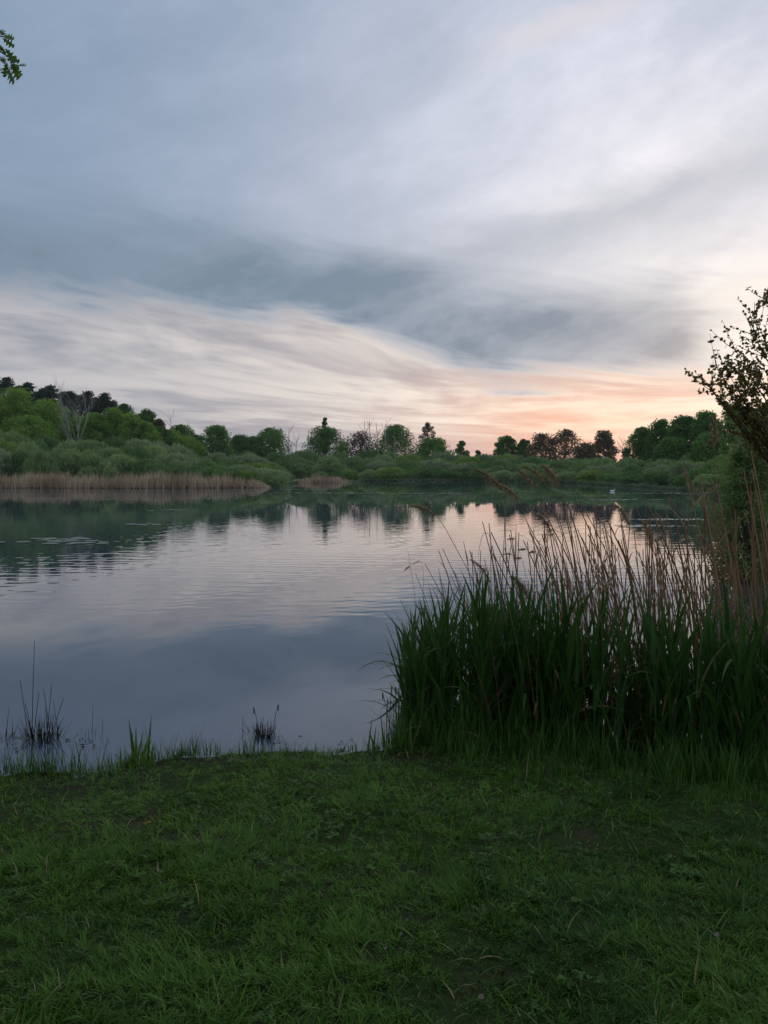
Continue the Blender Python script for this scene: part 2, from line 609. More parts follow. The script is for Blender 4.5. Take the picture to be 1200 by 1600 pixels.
def wob(x, y):
    return (np.sin(x * 2.1 + 1.3 * np.sin(y * 1.7)) * 0.5 + np.sin(y * 3.3 + x * 1.1 + 2.0) * 0.3
            + np.sin(x * 5.7 - y * 4.1 + 0.7) * 0.2)


def ground_z(x, y):
    x = np.asarray(x, float); y = np.asarray(y, float)
    d = shore_dist(x, y)
    d = d + 0.10 * wob(x * 1.7, y * 1.3) + 0.05 * wob(x * 4.3 + 1, y * 3.9)
    land = 0.045 + 0.42 * (1 - np.exp(-np.maximum(d, 0) / 3.2))
    bed = -0.06 - np.minimum(-np.minimum(d, 0) * 0.28, 1.6)
    z = np.where(d > 0, land, bed)
    z = z + 0.018 * wob(x * 1.3 + 2, y * 1.5) * (d > 0)
    far = np.clip((d - 12) / 60, 0, 1)
    hill = 7.0 * np.exp(-(((x + 75) / 38.0) ** 2 + ((y - 150) / 40.0) ** 2)) + 2.5 * np.exp(-(((x - 65) / 25.0) ** 2 + ((y - 115) / 40.0) ** 2))
    return z + far * (0.8 + hill)


def gz(x, y):
    return float(ground_z(np.array([x]), np.array([y]))[0])


def axis(lo, hi, step, far, g):
    a = list(np.arange(lo, hi + step / 2, step))
    s, v = step, a[-1]
    up_ = []
    while v < far:
        s *= g; v += s; up_.append(v)
    s, v = step, a[0]
    dn = []
    while v > -far:
        s *= g; v -= s; dn.append(v)
    return np.array(dn[::-1] + a + up_)


gx = axis(-5.0, 5.0, 0.10, 900, 1.10)
gy = axis(-1.0, 7.5, 0.10, 900, 1.055)
GX, GY = np.meshgrid(gx, gy)
GZ = ground_z(GX, GY)
nx_, ny_ = len(gx), len(gy)
ii = np.arange(ny_ - 1)[:, None] * nx_ + np.arange(nx_ - 1)[None]
GF = np.stack([ii, ii + 1, ii + nx_ + 1, ii + nx_], -1).reshape(-1, 4)
g = MB().add(np.stack([GX, GY, GZ], -1), GF).mesh('ground', M['ground'], True)
o = link('ground', g)
o['kind'] = 'structure'

w = MB().add([(-95, 3.5, 0), (48, 3.5, 0), (48, 150, 0), (-95, 150, 0)], [[0, 1, 2, 3]]).mesh('lake_water', M['water'])
o = link('lake_water', w)
o['kind'] = 'structure'


# ------------------------------------------------------------------ plants of the far shores
def bez(a, b, c, n):
    t = np.linspace(0, 1, n)[:, None]
    return (1 - t) ** 2 * np.asarray(a) + 2 * t * (1 - t) * np.asarray(b) + t ** 2 * np.asarray(c)


def bush_meshes(seed, mat):
    """a willow bush about 2 m across and 1 m tall: many domes of upswept twigs"""
    rng = np.random.default_rng(seed)
    crown, stems = MB(), MB()
    nl = 20
    lobes = []
    for i in range(nl):
        a = rng.random() * 2 * PI
        r = 0.72 * math.sqrt(rng.random())
        h = (0.80 - 0.45 * r) * (0.50 + 0.60 * rng.random())
        lobes.append((r * math.cos(a), r * math.sin(a), h, 0.20 + 0.16 * rng.random()))
    lobes.append((0, 0, 0.66, 0.34))
    for (x, y, h, r) in lobes:
        n = int(230 * (r / 0.34) ** 2)
        d = unit(n, rng)
        d[:, 2] = np.abs(d[:, 2]) * 1.0 - 0.25
        rad = r * (0.72 + 0.34 * rng.random(n) ** 0.7)
        C = np.array([x, y, h]) + d * rad[:, None] * np.array([1.05, 1.05, 0.95])
        # skirt of leaves down to the water
        keep = C[:, 2] > 0.02
        C = C[keep]; d = d[keep]
        up = np.array([0, 0, 1.0])
        bias = d * 0.6 + up * 0.8
        tt = np.clip(rng.random() * 0.75 + 0.1 + rng.normal(size=len(C)) * 0.25, 0, 1)
        add_leaves(crown, C, 0.050 + 0.035 * rng.random(len(C)), 0.013 + 0.008 * rng.random(len(C)), rng, bias, 0.62, tt)
        n2 = int(n * 0.55)
        C2 = np.stack([x + r * rng.normal(size=n2) * 0.55, y + r * rng.normal(size=n2) * 0.55, h * rng.random(n2)], 1)
        add_leaves(crown, C2, 0.060, 0.018, rng, up, 0.5, np.clip(0.3 + rng.normal(size=n2) * 0.2, 0, 1))
        add_tube(stems, bez((x * 0.2, y * 0.2, -0.05), (x * 0.7, y * 0.7, h * 0.5), (x, y, h * 0.95), 5), np.linspace(0.022, 0.006, 5), 4)
    return stems.mesh('stem', M['bark']), crown.mesh('crown', mat)


BUSH = [bush_meshes(100 + i, M[('willow', 'willow_dark', 'willow_grey', 'willow', 'willow_dark', 'willow_gold', 'willow', 'willow_grey', 'willow_dark', 'willow', 'willow_dark')[i]]) for i in range(11)]
bush_no = [0]


def bush(px, top, D, wpx, label, group):
    """a bush whose crown top shows at (px, top) and that is wpx photo pixels wide"""
    k = bush_no[0]
    bush_no[0] += 1
    p = at(px, top, D)
    z0 = max(gz(p[0], p[1]), -0.05) - 0.05
    H = (p[2] - z0) / 1.06
    W = wpx * D / 1200 / 2.0
    o = thing('willow_bush', label, 'bush', (p[0], p[1], z0), random.random() * 6.28, group)
    st, cr = BUSH[(k * 5 + k // 4) % len(BUSH)]
    for nm, me in (('stem', st), ('crown', cr)):
        link(nm, me, o, scale=(W * random.uniform(0.9, 1.1), W * random.uniform(0.85, 1.05), H))
    return o


def tree_meshes(seed, H, W, mat, bark, leaf=0.28, nlobe=42, dens=270, base=0.08, open_=0.0, pointy=0.0, lean=0.0):
    """broadleaf tree: trunk with limbs, crown of leaf clumps"""
    rng = np.random.default_rng(seed)
    tr, cr = MB(), MB()
    top = np.array([lean, 0, H * 0.9])
    trunk = bez((0, 0, -0.3), (lean * 0.2 + rng.normal() * 0.15, rng.normal() * 0.15, H * 0.45), top, 9)
    r0 = 0.018 * H + 0.03
    add_tube(tr, trunk, np.linspace(r0, r0 * 0.15, 9), 6)
    lobes = []
    for i in range(nlobe):
        t = base + (0.97 - base) * (i + rng.random()) / nlobe
        z = H * t
        f = (t - base) / (1 - base)
        prof = math.sin(PI * min(1, 0.12 + 0.88 * f ** (0.75 + 0.3 * pointy))) ** (0.55 + 0.6 * pointy)
        if pointy:
            prof = prof * (1 - 0.45 * pointy * f)
        a = i * 2.4 + rng.random()
        rr = W * 0.5 * prof * (0.30 + 0.65 * math.sqrt(rng.random())) * 0.92 * rng.uniform(0.75, 1.22)
        s = W * (0.11 + 0.10 * rng.random()) * (0.75 + 0.35 * prof)
        c = np.array([math.cos(a) * rr + lean * t, math.sin(a) * rr, min(z, H - s * 0.7)])
        lobes.append((c, s))
        j = int(np.clip(t * 0.75, 0.1, 0.9) * 8)
        st = trunk[j]
        add_tube(tr, bez(st, (st + c) / 2 + np.array([0, 0, -0.05 * H]), c, 5), np.linspace(r0 * 0.34 * (1.1 - t * 0.7), r0 * 0.05, 5), 4)
    for c, s in lobes:
        n = int(dens * (1 - open_) * rng.uniform(0.7, 1.25))
        d = unit(n, rng)
        C = c + d * (s * (0.35 + 0.80 * rng.random(n) ** 0.8))[:, None] * np.array([1.1, 1.1, 0.8])
        tt = np.clip(0.2 + rng.random() * 0.5 + 0.18 * rng.normal(size=n), 0, 1)
        add_leaves(cr, C, leaf * (0.6 + 0.6 * rng.random(n)), leaf * 0.5 * (0.6 + 0.6 * rng.random(n)), rng, d + np.array([0, 0, .3]), 0.35, tt)
    return tr.mesh('trunk', bark), cr.mesh('crown', mat)


def place(name, label, cat, px, D, parts, group=None, sink=0.1):
    p = at(px, 734, D)
    z0 = gz(p[0], p[1]) - sink
    o = thing(name, label, cat, (p[0], p[1], z0), 0, group)
    for nm, me in parts:
        link(nm, me, o)
    return o, z0


def top_height(px, top, D):
    p = at(px, top, D)
    return p[2] - (gz(p[0], p[1]) - 0.1)


tree_seed = [500]


def tree(name, label, px, top, D, wpx, kind='broad', group=None, **k):
    tree_seed[0] += 1
    H = top_height(px, top, D)
    W = wpx * D / 1200
    k.setdefault('leaf', 0.12 + 0.0006 * D)
    mat = M[kind]
    t, c = tree_meshes(tree_seed[0], H, W, mat, k.pop('bark', M['bark']), **k)
    return place(name, label, 'tree', px, D, (('trunk', t), ('crown', c)), group)[0]


def pine(label, px, top, D, wpx, group=None):
    tree_seed[0] += 1
    rng = np.random.default_rng(tree_seed[0])
    H = top_height(px, top, D)
    W = wpx * D / 1200
    tr, cr = MB(), MB()
    trunk = bez((0, 0, -0.3), (0.3 * rng.normal(), 0, H * 0.5), (0.2 * rng.normal(), 0, H * 0.98), 9)
    add_tube(tr, trunk, np.linspace(0.24, 0.04, 9), 6)
    n = 38
    for i in range(n):
        t = 0.25 + 0.75 * i / (n - 1)
        prof = (1.03 - t) ** 0.6 * rng.uniform(0.3, 1.35)
        a = i * 2.4 + rng.random()
        L = W * 0.5 * prof
        s = trunk[min(8, int(t * 8))].copy(); s[2] = H * t * 0.97
        e = s + np.array([math.cos(a) * L, math.sin(a) * L, L * rng.uniform(-0.05, 0.45)])
        add_tube(tr, bez(s, (s + e) / 2 - [0, 0, 0.1], e, 4), np.linspace(0.07, 0.02, 4), 4)
        m = 70
        ts = 0.35 + 0.7 * rng.random(m)
        C = s + (e - s) * ts[:, None] + rng.normal(size=(m, 3)) * np.array([0.40, 0.40, 0.16])
        add_leaves(cr, C, 0.30, 0.12, rng, np.array([0, 0, 1.0]), 0.3, np.clip(rng.normal(size=m) * .2 + rng.random() * .8, 0, 1))
    return place('pine_tree', label, 'tree', px, D, (('trunk', tr.mesh('trunk', M['bark'])), ('crown', cr.mesh('crown', M['pine']))), group)[0]


def branching(mb, start, dirv, L, r, depth, rng, spread=0.5, lift=0.15, kids=(2, 4), sides=4, tips=None, shrink=0.68, seglist=None):
    """a forking bare branch system"""
    dirv = dirv / np.linalg.norm(dirv)
    bend = dirv + rng.normal(size=3) * 0.14 + np.array([0, 0, lift])
    bend /= np.linalg.norm(bend)
    end = start + (dirv * 0.5 + bend * 0.5) * L
    pts = bez(start, start + dirv * L * 0.5, end, 5)
    add_tube(mb, pts, np.linspace(r, r * 0.55, 5), sides if depth > 1 else 3)
    if seglist is not None and depth <= 2:
        seglist.append((pts, depth))
    if depth == 0:
        if tips is not None:
            tips.append((end, bend))
        return
    for i in range(rng.integers(kids[0], kids[1] + 1)):
        nd = bend + rng.normal(size=3) * spread
        t = 1.0 if i == 0 else rng.uniform(0.45, 1.0)
        s = pts[min(4, int(t * 4 + 0.5))]
        branching(mb, s, nd, L * shrink * rng.uniform(0.75, 1.2), r * 0.55, depth - 1, rng, spread, lift, kids, sides, tips, shrink, seglist)


def snag(label, px, top, D, forks=2, group=None, thick=0.10, name='dead_tree'):
    """a dead standing trunk with a few stub branches"""
    tree_seed[0] += 1
    rng = np.random.default_rng(tree_seed[0])
    H = top_height(px, top, D)
    tr, br = MB(), MB()
    line = bez((0, 0, -0.3), (rng.normal() * 0.15, 0, H * 0.5), (rng.normal() * 0.35, 0, H), 9)
    add_tube(tr, line, np.linspace(thick, thick * 0.25, 9), 5)
    for i in range(forks + 3):
        j = rng.integers(4, 8)
        dv = np.array([rng.choice([-1, 1]) * rng.uniform(0.3, 0.7), rng.normal() * 0.3, 1.0])
        branching(br, line[j], dv, H * rng.uniform(0.10, 0.18), thick * 0.38, 1, rng, 0.3, 0.2, (1, 2))
    return place(name, label, 'dead tree', px, D, (('trunk', tr.mesh('trunk', M['pale_bark'])), ('branch', br.mesh('branch', M['pale_bark']))), group)[0]


def bare_tree(label, px, top, D, wpx, mat, depth=5, stems=5, name='bare_tree', group=None):
    tree_seed[0] += 1
    rng = np.random.default_rng(tree_seed[0])
    H = top_height(px, top, D)
    W = wpx * D / 1200
    tr, br = MB(), MB()
    add_tube(tr, [(0, 0, -0.3), (0, 0, H * 0.12), (0, 0, H * 0.24)], [0.24, 0.20, 0.16], 6)
    for i in range(stems):
        a = i * 2 * PI / stems + rng.random() * 0.5
        dv = np.array([math.cos(a) * W / H * 0.75, math.sin(a) * W / H * 0.75, 1.0])
        branching(br, np.array([0, 0, H * (0.14 + 0.1 * rng.random())]), dv, H * 0.29, 0.13, depth, rng, 0.26, 0.12, (2, 3), 4, None, 0.70)
    return place(name, label, 'tree', px, D, (('trunk', tr.mesh('trunk', mat)), ('branch', br.mesh('branch', mat))), group)[0]


# ---- hillside on the far side of the reed belt
ORD = ('first', 'second', 'third', 'fourth', 'fifth', 'sixth', 'seventh', 'eighth', 'ninth', 'tenth', 'eleventh', 'twelfth',
       'thirteenth', 'fourteenth', 'fifteenth', 'sixteenth', 'seventeenth', 'eighteenth', 'nineteenth', 'twentieth')
GW = 'willow thicket behind the tan reed belt'
rnd = random.Random(3)
HILL = lambda x: np.interp(x, [-80, 0, 120, 250, 330, 420], [662, 668, 680, 688, 702, 712])
for row, (D, dtop, wid, step) in enumerate(((92, 20, 66, 38), (99, 10, 82, 47), (108, 2, 90, 50), (118, -6, 90, 55))):
    x = 424 - row * 12
    k = 0
    rown = ('front', 'second', 'third', 'hindmost')[row]
    while x > -72:
        bush(x, HILL(x) + dtop + rnd.uniform(-5, 7), D + rnd.uniform(-2, 2), wid * rnd.uniform(0.8, 1.2),
             'grey-green willow bush, %s from the tip of the tan reed belt, %s row' % (ORD[k], rown), GW)
        x -= step * rnd.uniform(0.8, 1.2)
        k += 1

# ---- thicket straight across the water
GC = 'willow thicket straight across the water'
for row, (D, top, wid, step, xa, xb) in enumerate(((141, 727, 52, 34, 545, 775), (146, 715, 66, 40, 425, 790), (156, 707, 72, 44, 395, 790), (166, 700, 76, 46, 340, 800))):
    x = xa
    k = 0
    rown = ('waterside', 'second', 'third', 'hindmost')[row]
    while x < xb:
        bush(x, top + rnd.uniform(-4, 5), D + rnd.uniform(-2, 2), wid * rnd.uniform(0.8, 1.2),
             'round willow bush straight across the water, %s after the small reed patch, %s row' % (ORD[k], rown), GC)
        x += step * rnd.uniform(0.8, 1.2)
        k += 1
bush(432, 731, 121, 52, 'low round willow bush alone on the point where the tan reeds end', None)
bush(452, 737, 123, 26, 'smallest willow bush beside the low one on the point', None)
bush(500, 735, 129, 34, 'small willow bush behind the middle of the little reed patch', None)
bush(528, 733, 129, 34, 'small willow bush behind the far end of the little reed patch', None)

# ---- thicket on the sunset side
GR = 'willow thicket on the sunset side'
for row, (D0, D1, top, wid, step, xa, xb) in enumerate(((136, 72, 729, 58, 36, 790, 1120), (142, 78, 718, 72, 42, 780, 1150), (150, 88, 709, 76, 46, 780, 1170), (160, 98, 705, 76, 52, 790, 1190))):
    x = xa
    k = 0
    rown = ('waterside', 'second', 'third', 'hindmost')[row]
    while x < xb:
        f = (x - 790) / 330.0
        D = D0 + (D1 - D0) * max(0, min(1.1, f)) ** 1.3
        bush(x, top + rnd.uniform(-4, 6) + (2 * f if row else 6 * f), D, wid * rnd.uniform(0.8, 1.2) * (1 + 0.25 * f),
             'soft green willow bush on the sunset-side shore, %s past the tree gap, %s row' % (ORD[k], rown), GR)
        x += step * rnd.uniform(0.8, 1.2)
        k += 1

# ---- trees on the slope
GP = 'dark pines along the top of the slope'
for lab, px, top, wpx in (
        ('dark pine at the end of the ridge, tallest against the sky', 14, 589, 44),
        ('narrow dark pine just behind the tall spring-green tree', 47, 598, 30),
        ('broad dark pine between the narrow pine and the pale leafless tree', 84, 602, 44),
        ('dark pine half hidden behind the pale leafless tree', 112, 612, 40),
        ('slim dark pine just past the pale leafless tree', 141, 611, 26),
        ('dark pine at the downhill end of the pine row', 165, 614, 34)):
    pine(lab, px, top, 156, wpx * 1.55, GP)
for k, (px, top) in enumerate(((28, 603), (62, 612), (98, 613), (126, 618), (154, 622), (178, 626), (194, 634), (72, 607), (0, 600))):
    pine('lower dark pine filling the ridge, %s counted among the shorter pines' % ORD[k], px, top, 164, 62, GP)
pine('dark pine cut off by the edge of the picture', -22, 584, 156, 66, GP)
GF = 'trees filling the slope under the pines'
k = 0
for x in range(-56, 312, 23):
    tp = float(np.interp(x, [-60, 0, 60, 120, 180, 240, 310], [616, 622, 636, 646, 656, 668, 690])) + rnd.uniform(-7, 7)
    tree('broadleaf_tree', 'green tree filling the slope, %s counted from the picture edge' % ORD[k], x + rnd.uniform(-5, 5), tp, 140 + rnd.uniform(-6, 6), 58 * rnd.uniform(0.8, 1.25),
         ('bright', 'broad', 'bright')[k % 3], GF, base=0.04, nlobe=34)
    k += 1
GS = 'spring-green trees on the slope'
for lab, px, top, D, wpx, kind, kk in (
        ('tall spring-green tree in front of the first pine', 28, 607, 132, 70, 'bright', {}),
        ('wide spring-green tree at the very edge of the view', -18, 622, 130, 80, 'bright', {}),
        ('rounded spring-green tree beside the pale leafless tree', 74, 625, 134, 76, 'bright', {}),
        ('small yellow-green tree at the foot of the pale leafless tree', 52, 650, 124, 60, 'bright', {}),
        ('yellow-green tree under the slim pine', 150, 646, 132, 54, 'bright', {}),
        ('yellow-green tree under the downhill pine', 182, 637, 135, 56, 'bright', {}),
        ('dark green broadleaf tree standing out past the pines', 196, 632, 142, 46, 'broad', {}),
        ('light green birch-like tree midway down the slope', 208, 645, 132, 54, 'bright', {'open_': 0.3}),
        ('dark green tree with a notched top, lower part of the slope', 231, 640, 140, 44, 'broad', {}),
        ('mid-green tree below the notched one', 228, 658, 130, 46, 'bright', {}),
        ('reddish-brown tree at the end of the spring-green row', 249, 655, 136, 34, 'bronze', {'open_': 0.2})):
    tree('broadleaf_tree', lab, px, top, D, wpx, kind, GS, **kk)
bare_tree('pale grey leafless tree with a wide fan of fine branches', 119, 607, 127, 62, M['pale_bark'], 5, 6)
snag('thin pale dead trunk with forked top past the slope', 270, 645, 138, 3)
snag('shorter pale dead trunk behind the dark bushy trees', 297, 660, 142, 1)

# ---- tree row behind the central thicket
GT = 'trees in a loose row behind the far thicket'
for nm, lab, px, top, D, wpx, kind, kk in (
        ('broadleaf_tree', 'dark bushy tree behind the thin dead trunk', 284, 664, 150, 46, 'broad', {}),
        ('broadleaf_tree', 'small dark tree between the dead trunks and the rounded tree', 308, 680, 152, 30, 'broad', {}),
        ('broadleaf_tree', 'rounded mid-green tree first to stand clear of the slope', 339, 665, 160, 46, 'broad', {}),
        ('broadleaf_tree', 'low green tree between two rounded ones', 376, 680, 168, 40, 'broad', {}),
        ('broadleaf_tree', 'low tree half merged with the dark round tree', 398, 682, 170, 34, 'broad', {}),
        ('broadleaf_tree', 'dark green round tree with a smooth dome, lower one', 425, 669, 172, 60, 'broad', {'nlobe': 44}),
        ('broadleaf_tree', 'big green tree with a spindly leader above its dome', 511, 667, 175, 62, 'broad', {'nlobe': 46}),
        ('sparse_tree', 'dark purplish tree with open branches between two green domes', 564, 675, 178, 58, 'purple', {'open_': 0.55, 'nlobe': 44}),
        ('broadleaf_tree', 'big domed green tree with white dead stems inside', 616, 664, 175, 62, 'broad', {'nlobe': 48}),
        ('broadleaf_tree', 'dark green broad tree under the aspen-like tuft', 676, 685, 176, 60, 'broad', {'nlobe': 40}),
        ('broadleaf_tree', 'small pointed tree standing alone in the gap', 721, 689, 178, 24, 'broad', {'pointy': 0.8, 'nlobe': 20}),
        ('broadleaf_tree', 'tiny pointed tree, lowest of the row', 746, 702, 178, 18, 'broad', {'pointy': 1.0, 'nlobe': 16}),
        ('broadleaf_tree', 'green tree first past the gap toward the sunset', 790, 681, 172, 44, 'broad', {'nlobe': 38}),
        ('broadleaf_tree', 'low green tree beside it with ragged top', 818, 686, 172, 34, 'broad', {'open_': 0.2}),
        ('sparse_tree', 'ragged bronze tree with see-through crown near the glow', 845, 677, 165, 46, 'bronze', {'open_': 0.45}),
        ('sparse_tree', 'bronze tree with flat-topped crown in front of the glow', 882, 671, 165, 50, 'bronze', {'open_': 0.4}),
        ('sparse_tree', 'low brown thin-leaved tree under the glow', 915, 692, 160, 36, 'bronze', {'open_': 0.5}),
        ('broadleaf_tree', 'rounded olive-brown tree alone in front of the brightest glow', 942, 673, 165, 42, 'bronze', {'nlobe': 36})):
    tree(nm, lab, px, top, D, wpx * (1.15 if px < 780 else (1.2 if kind == 'bronze' and px < 930 else 0.96)), kind, GT, **kk)
tree('aspen_tree', 'slim tree with a small tuft of leaves high above the broad one', 668, 660, 181, 24, 'purple', None, base=0.55, nlobe=22, open_=0.72, pointy=0.5)
tree('slim_tree', 'spindly leafy leader rising out of the big green dome', 508, 652, 178, 20, 'broad', None, base=0.4, nlobe=22, open_=0.4, pointy=1.0)
for lab, px, top, fk in (
        ('dead birch trunk leaning over the low gap', 452, 668, 3),
        ('short broken birch trunk beside the leaning one', 461, 684, 1),
        ('tall dead birch stem, first of a pair above the purplish tree', 572, 656, 2),
        ('tall dead birch stem, second of a pair above the purplish tree', 578, 655, 2),
        ('dead stem poking out of the domed tree, shorter', 593, 659, 1),
        ('dead stem poking out of the domed tree, taller', 600, 656, 2),
        ('white birch trunk standing in front of the domed tree', 617, 681, 0)):
    snag(lab, px, top, 170 if px != 617 else 160, fk, None, 0.16)
bare_tree('bare twiggy shrub against the glow beside the dark grove', 983, 676, 150, 34, M['twig'], 4, 5, 'bare_shrub')

# ---- grove on the sunset side
GG = 'dark grove on the sunset side'
for lab, px, top, D, wpx, kind in (
        ('lowest tree of the dark grove, at its open end', 1002, 668, 128, 46, 'broad'),
        ('second tree of the dark grove with gaps low in its crown', 1032, 656, 124, 52, 'broad'),
        ('broad tree in the middle of the dark grove', 1066, 650, 118, 62, 'broad'),
        ('tall tree of the dark grove behind the small-leaved branches', 1104, 642, 114, 66, 'broad'),
        ('tree of the dark grove beyond the alder, nearly hidden', 1150, 634, 110, 76, 'broad'),
        ('last tree of the dark grove at the edge of the picture', 1204, 628, 106, 80, 'broad'),
        ('bushy lower tree filling the front of the dark grove', 1050, 684, 112, 60, 'broad'),
        ('second bushy lower tree in front of the grove', 1108, 676, 106, 66, 'broad')):
    tree('broadleaf_tree', lab, px, top, D, wpx, kind, GG, nlobe=50, base=0.05)


# ---- reed belts and sedge on the far shore
def belt(name, label, pts, depth, n, h, wd, mat, lean=0.15):
    rng = np.random.default_rng(len(name) + n)
    pts = np.array(pts, float)
    seg = np.hypot(*np.diff(pts, axis=0).T)
    u = rng.random(n) * seg.sum()
    cs = np.concatenate([[0], np.cumsum(seg)])
    X_ = np.interp(u, cs, pts[:, 0]); Y_ = np.interp(u, cs, pts[:, 1]) + rng.random(n) * depth
    hh = h * (0.74 + 0.14 * np.sin(u * 0.45) + 0.10 * np.sin(u * 1.7 + 1) + 0.08 * np.sin(u * 4.1) + 0.45 * rng.random(n) ** 2 - 0.10)
    hh = hh * (0.25 + 0.75 * np.clip(np.minimum(u, cs[-1] - u) / (3.0 + 2 * rng.random(n)), 0, 1))
    zz = np.maximum(ground_z(X_, Y_), -0.3)
    mb = MB()
    add_blades(mb, np.stack([X_, Y_, zz], 1), hh, wd * (0.6 + 0.8 * rng.random(n)), rng.random(n) * 6.28, np.abs(rng.normal(size=n)) * lean, rng.random(n) * 0.4, 3,
               np.clip(0.45 + 0.2 * np.sin(u * 0.9) + 0.25 * rng.normal(size=n), 0, 1))
    o = link(name, mb.mesh(name, mat))
    o['kind'] = 'stuff'
    tag(o, label, 'reeds')


belt('reed_belt', 'long belt of tan old reeds along the far shore under the slope', [(-70, 83.5), (-42, 85.6), (-28, 84.2), (-13.2, 86.6)], 3.0, 9000, 1.65, 0.075, M['far_reed'])
belt('reed_patch', 'little patch of tan old reeds out beyond the reed belt', [(-14.0, 117), (-9, 119), (-5.2, 123)], 2.5, 1200, 1.5, 0.10, M['far_reed'])
belt('shore_sedge', 'thin line of pale sedge at the foot of the far willows', [(-15, 106), (-13, 118.6), (-4.6, 124.5), (-4, 137.6), (8, 138.6), (20, 140.4), (26, 135.6), (29, 112), (30.3, 86), (28.9, 68)], 1.2, 7000, 0.62, 0.08, M['sedge'], 0.3)

# ---- lily pads drifting in streaks; one by the sunset-side shore stands for waterline sheen
rng = np.random.default_rng(31)
mb = MB()
a6 = np.arange(7) / 7 * 2 * PI
for (px, py, wpx, n) in ((70, 779, 110, 60), (190, 781, 90, 36), (320, 779, 40, 14), (440, 765, 90, 60), (500, 770, 130, 60), (590, 771, 120, 70), (680, 771, 60, 40),
                         (95, 843, 50, 16), (60, 846, 90, 14), (225, 820, 60, 14), (270, 797, 40, 10), (640, 775, 110, 30), (930, 775, 40, 20), (1040, 771, 80, 70), (830, 768, 40, 14),
                         (1060, 812, 70, 60), (1010, 822, 60, 30), (120, 850, 60, 10), (980, 781, 90, 40)):
    D = CAM_Z * 1200 / (py - 734)
    for i in range(n):
        p = at(px + rng.normal() * wpx * 0.45, py, D)
        yy_ = D + rng.normal() * D * 0.006 * (1 + 10 / D)
        r = 0.09 + 0.10 * rng.random()
        cx = p[0] * yy_ / D
        V = np.stack([cx + np.cos(a6) * r * 1.2, yy_ + np.sin(a6) * r, np.full(7, 0.012 + 0.006 * rng.random())], 1)
        mb.add(V, [list(range(7))], rng.random())
o = link('lily_pad_and_sheen_drift', mb.mesh('lily_pad_and_sheen_drift', M['pad']))
o['kind'] = 'stuff'
tag(o, 'pale lily pads in streaks on the far water, one streak standing for waterline sheen', 'lily pads')

# ---- a white water bird near the sunset-side shore
D = 72.0
p = at(957, 734, D)
o = thing('white_bird', 'small white waterbird floating near the sunset-side shore', 'bird', (p[0], D, 0))
mb = MB()
ring = [(-0.42, 0.10, 0.02), (-0.30, 0.14, 0.10), (-0.12, 0.13, 0.17), (0.10, 0.11, 0.18), (0.27, 0.10, 0.13), (0.36, 0.14, 0.07), (0.40, 0.24, 0.05), (0.39, 0.36, 0.042), (0.42, 0.43, 0.05), (0.48, 0.43, 0.045), (0.53, 0.41, 0.01)]
add_tube(mb, [(a, 0, b) for a, b, c in ring], [c for a, b, c in ring], 10)
m_, nt_ = new_mat('white_feather')
finish(m_, nt_, principled(nt_, nt_.mixc(nt_.noise(nt_.coord('Object'), 14.0), (0.72, 0.72, 0.70), (0.85, 0.85, 0.84)), 0.7, 0.2))
o.scale = (0.55, 0.55, 0.55)
link('body', mb.mesh('body', m_, True), o)
mb = MB()
add_tube(mb, [(0.51, 0, 0.42), (0.56, 0, 0.405), (0.61, 0, 0.39)], [0.022, 0.018, 0.004], 6)
m_, nt_ = new_mat('orange_bill')
finish(m_, nt_, principled(nt_, nt_.mixc(nt_.noise(nt_.coord('Object'), 30.0), (0.50, 0.16, 0.02), (0.60, 0.22, 0.03)), 0.5, 0.3))
link('bill', mb.mesh('bill', m_), o)
#@@NEAR


# ------------------------------------------------------------------ near bank: turf
def vnoise(x, y, scale, seed):
    r = np.random.default_rng(seed)
    G = r.random((64, 64))
    u = np.asarray(x) * scale + 17.3; v = np.asarray(y) * scale + 9.1
    i = np.floor(u).astype(int); j = np.floor(v).astype(int)
    fu = u - i; fv = v - j
    fu = fu * fu * (3 - 2 * fu); fv = fv * fv * (3 - 2 * fv)
    g = lambda a, b: G[a % 64, b % 64]
    return (g(i, j) * (1 - fu) + g(i + 1, j) * fu) * (1 - fv) + (g(i, j + 1) * (1 - fu) + g(i + 1, j + 1) * fu) * fv


def ground_at(px, py):
    """where the sight line through a photo pixel meets the bank"""
    D = 4.0
    for _ in range(30):
        z = gz(at(px, py, D)[0], D)
        s = (CAM_Z - at(px, py, 1.0)[2])
        D = 0.5 * D + 0.5 * (CAM_Z - z) / s
    p = at(px, py, D)
    return np.array([p[0], D, gz(p[0], D)])


BARE = [(ground_at(265, 1312), 0.20, 0.11), (ground_at(350, 1216), 0.20, 0.12), (ground_at(255, 1225), 0.28, 0.14), (ground_at(5, 1275), 0.20, 0.12),
        (ground_at(640, 1222), 0.16, 0.07)]


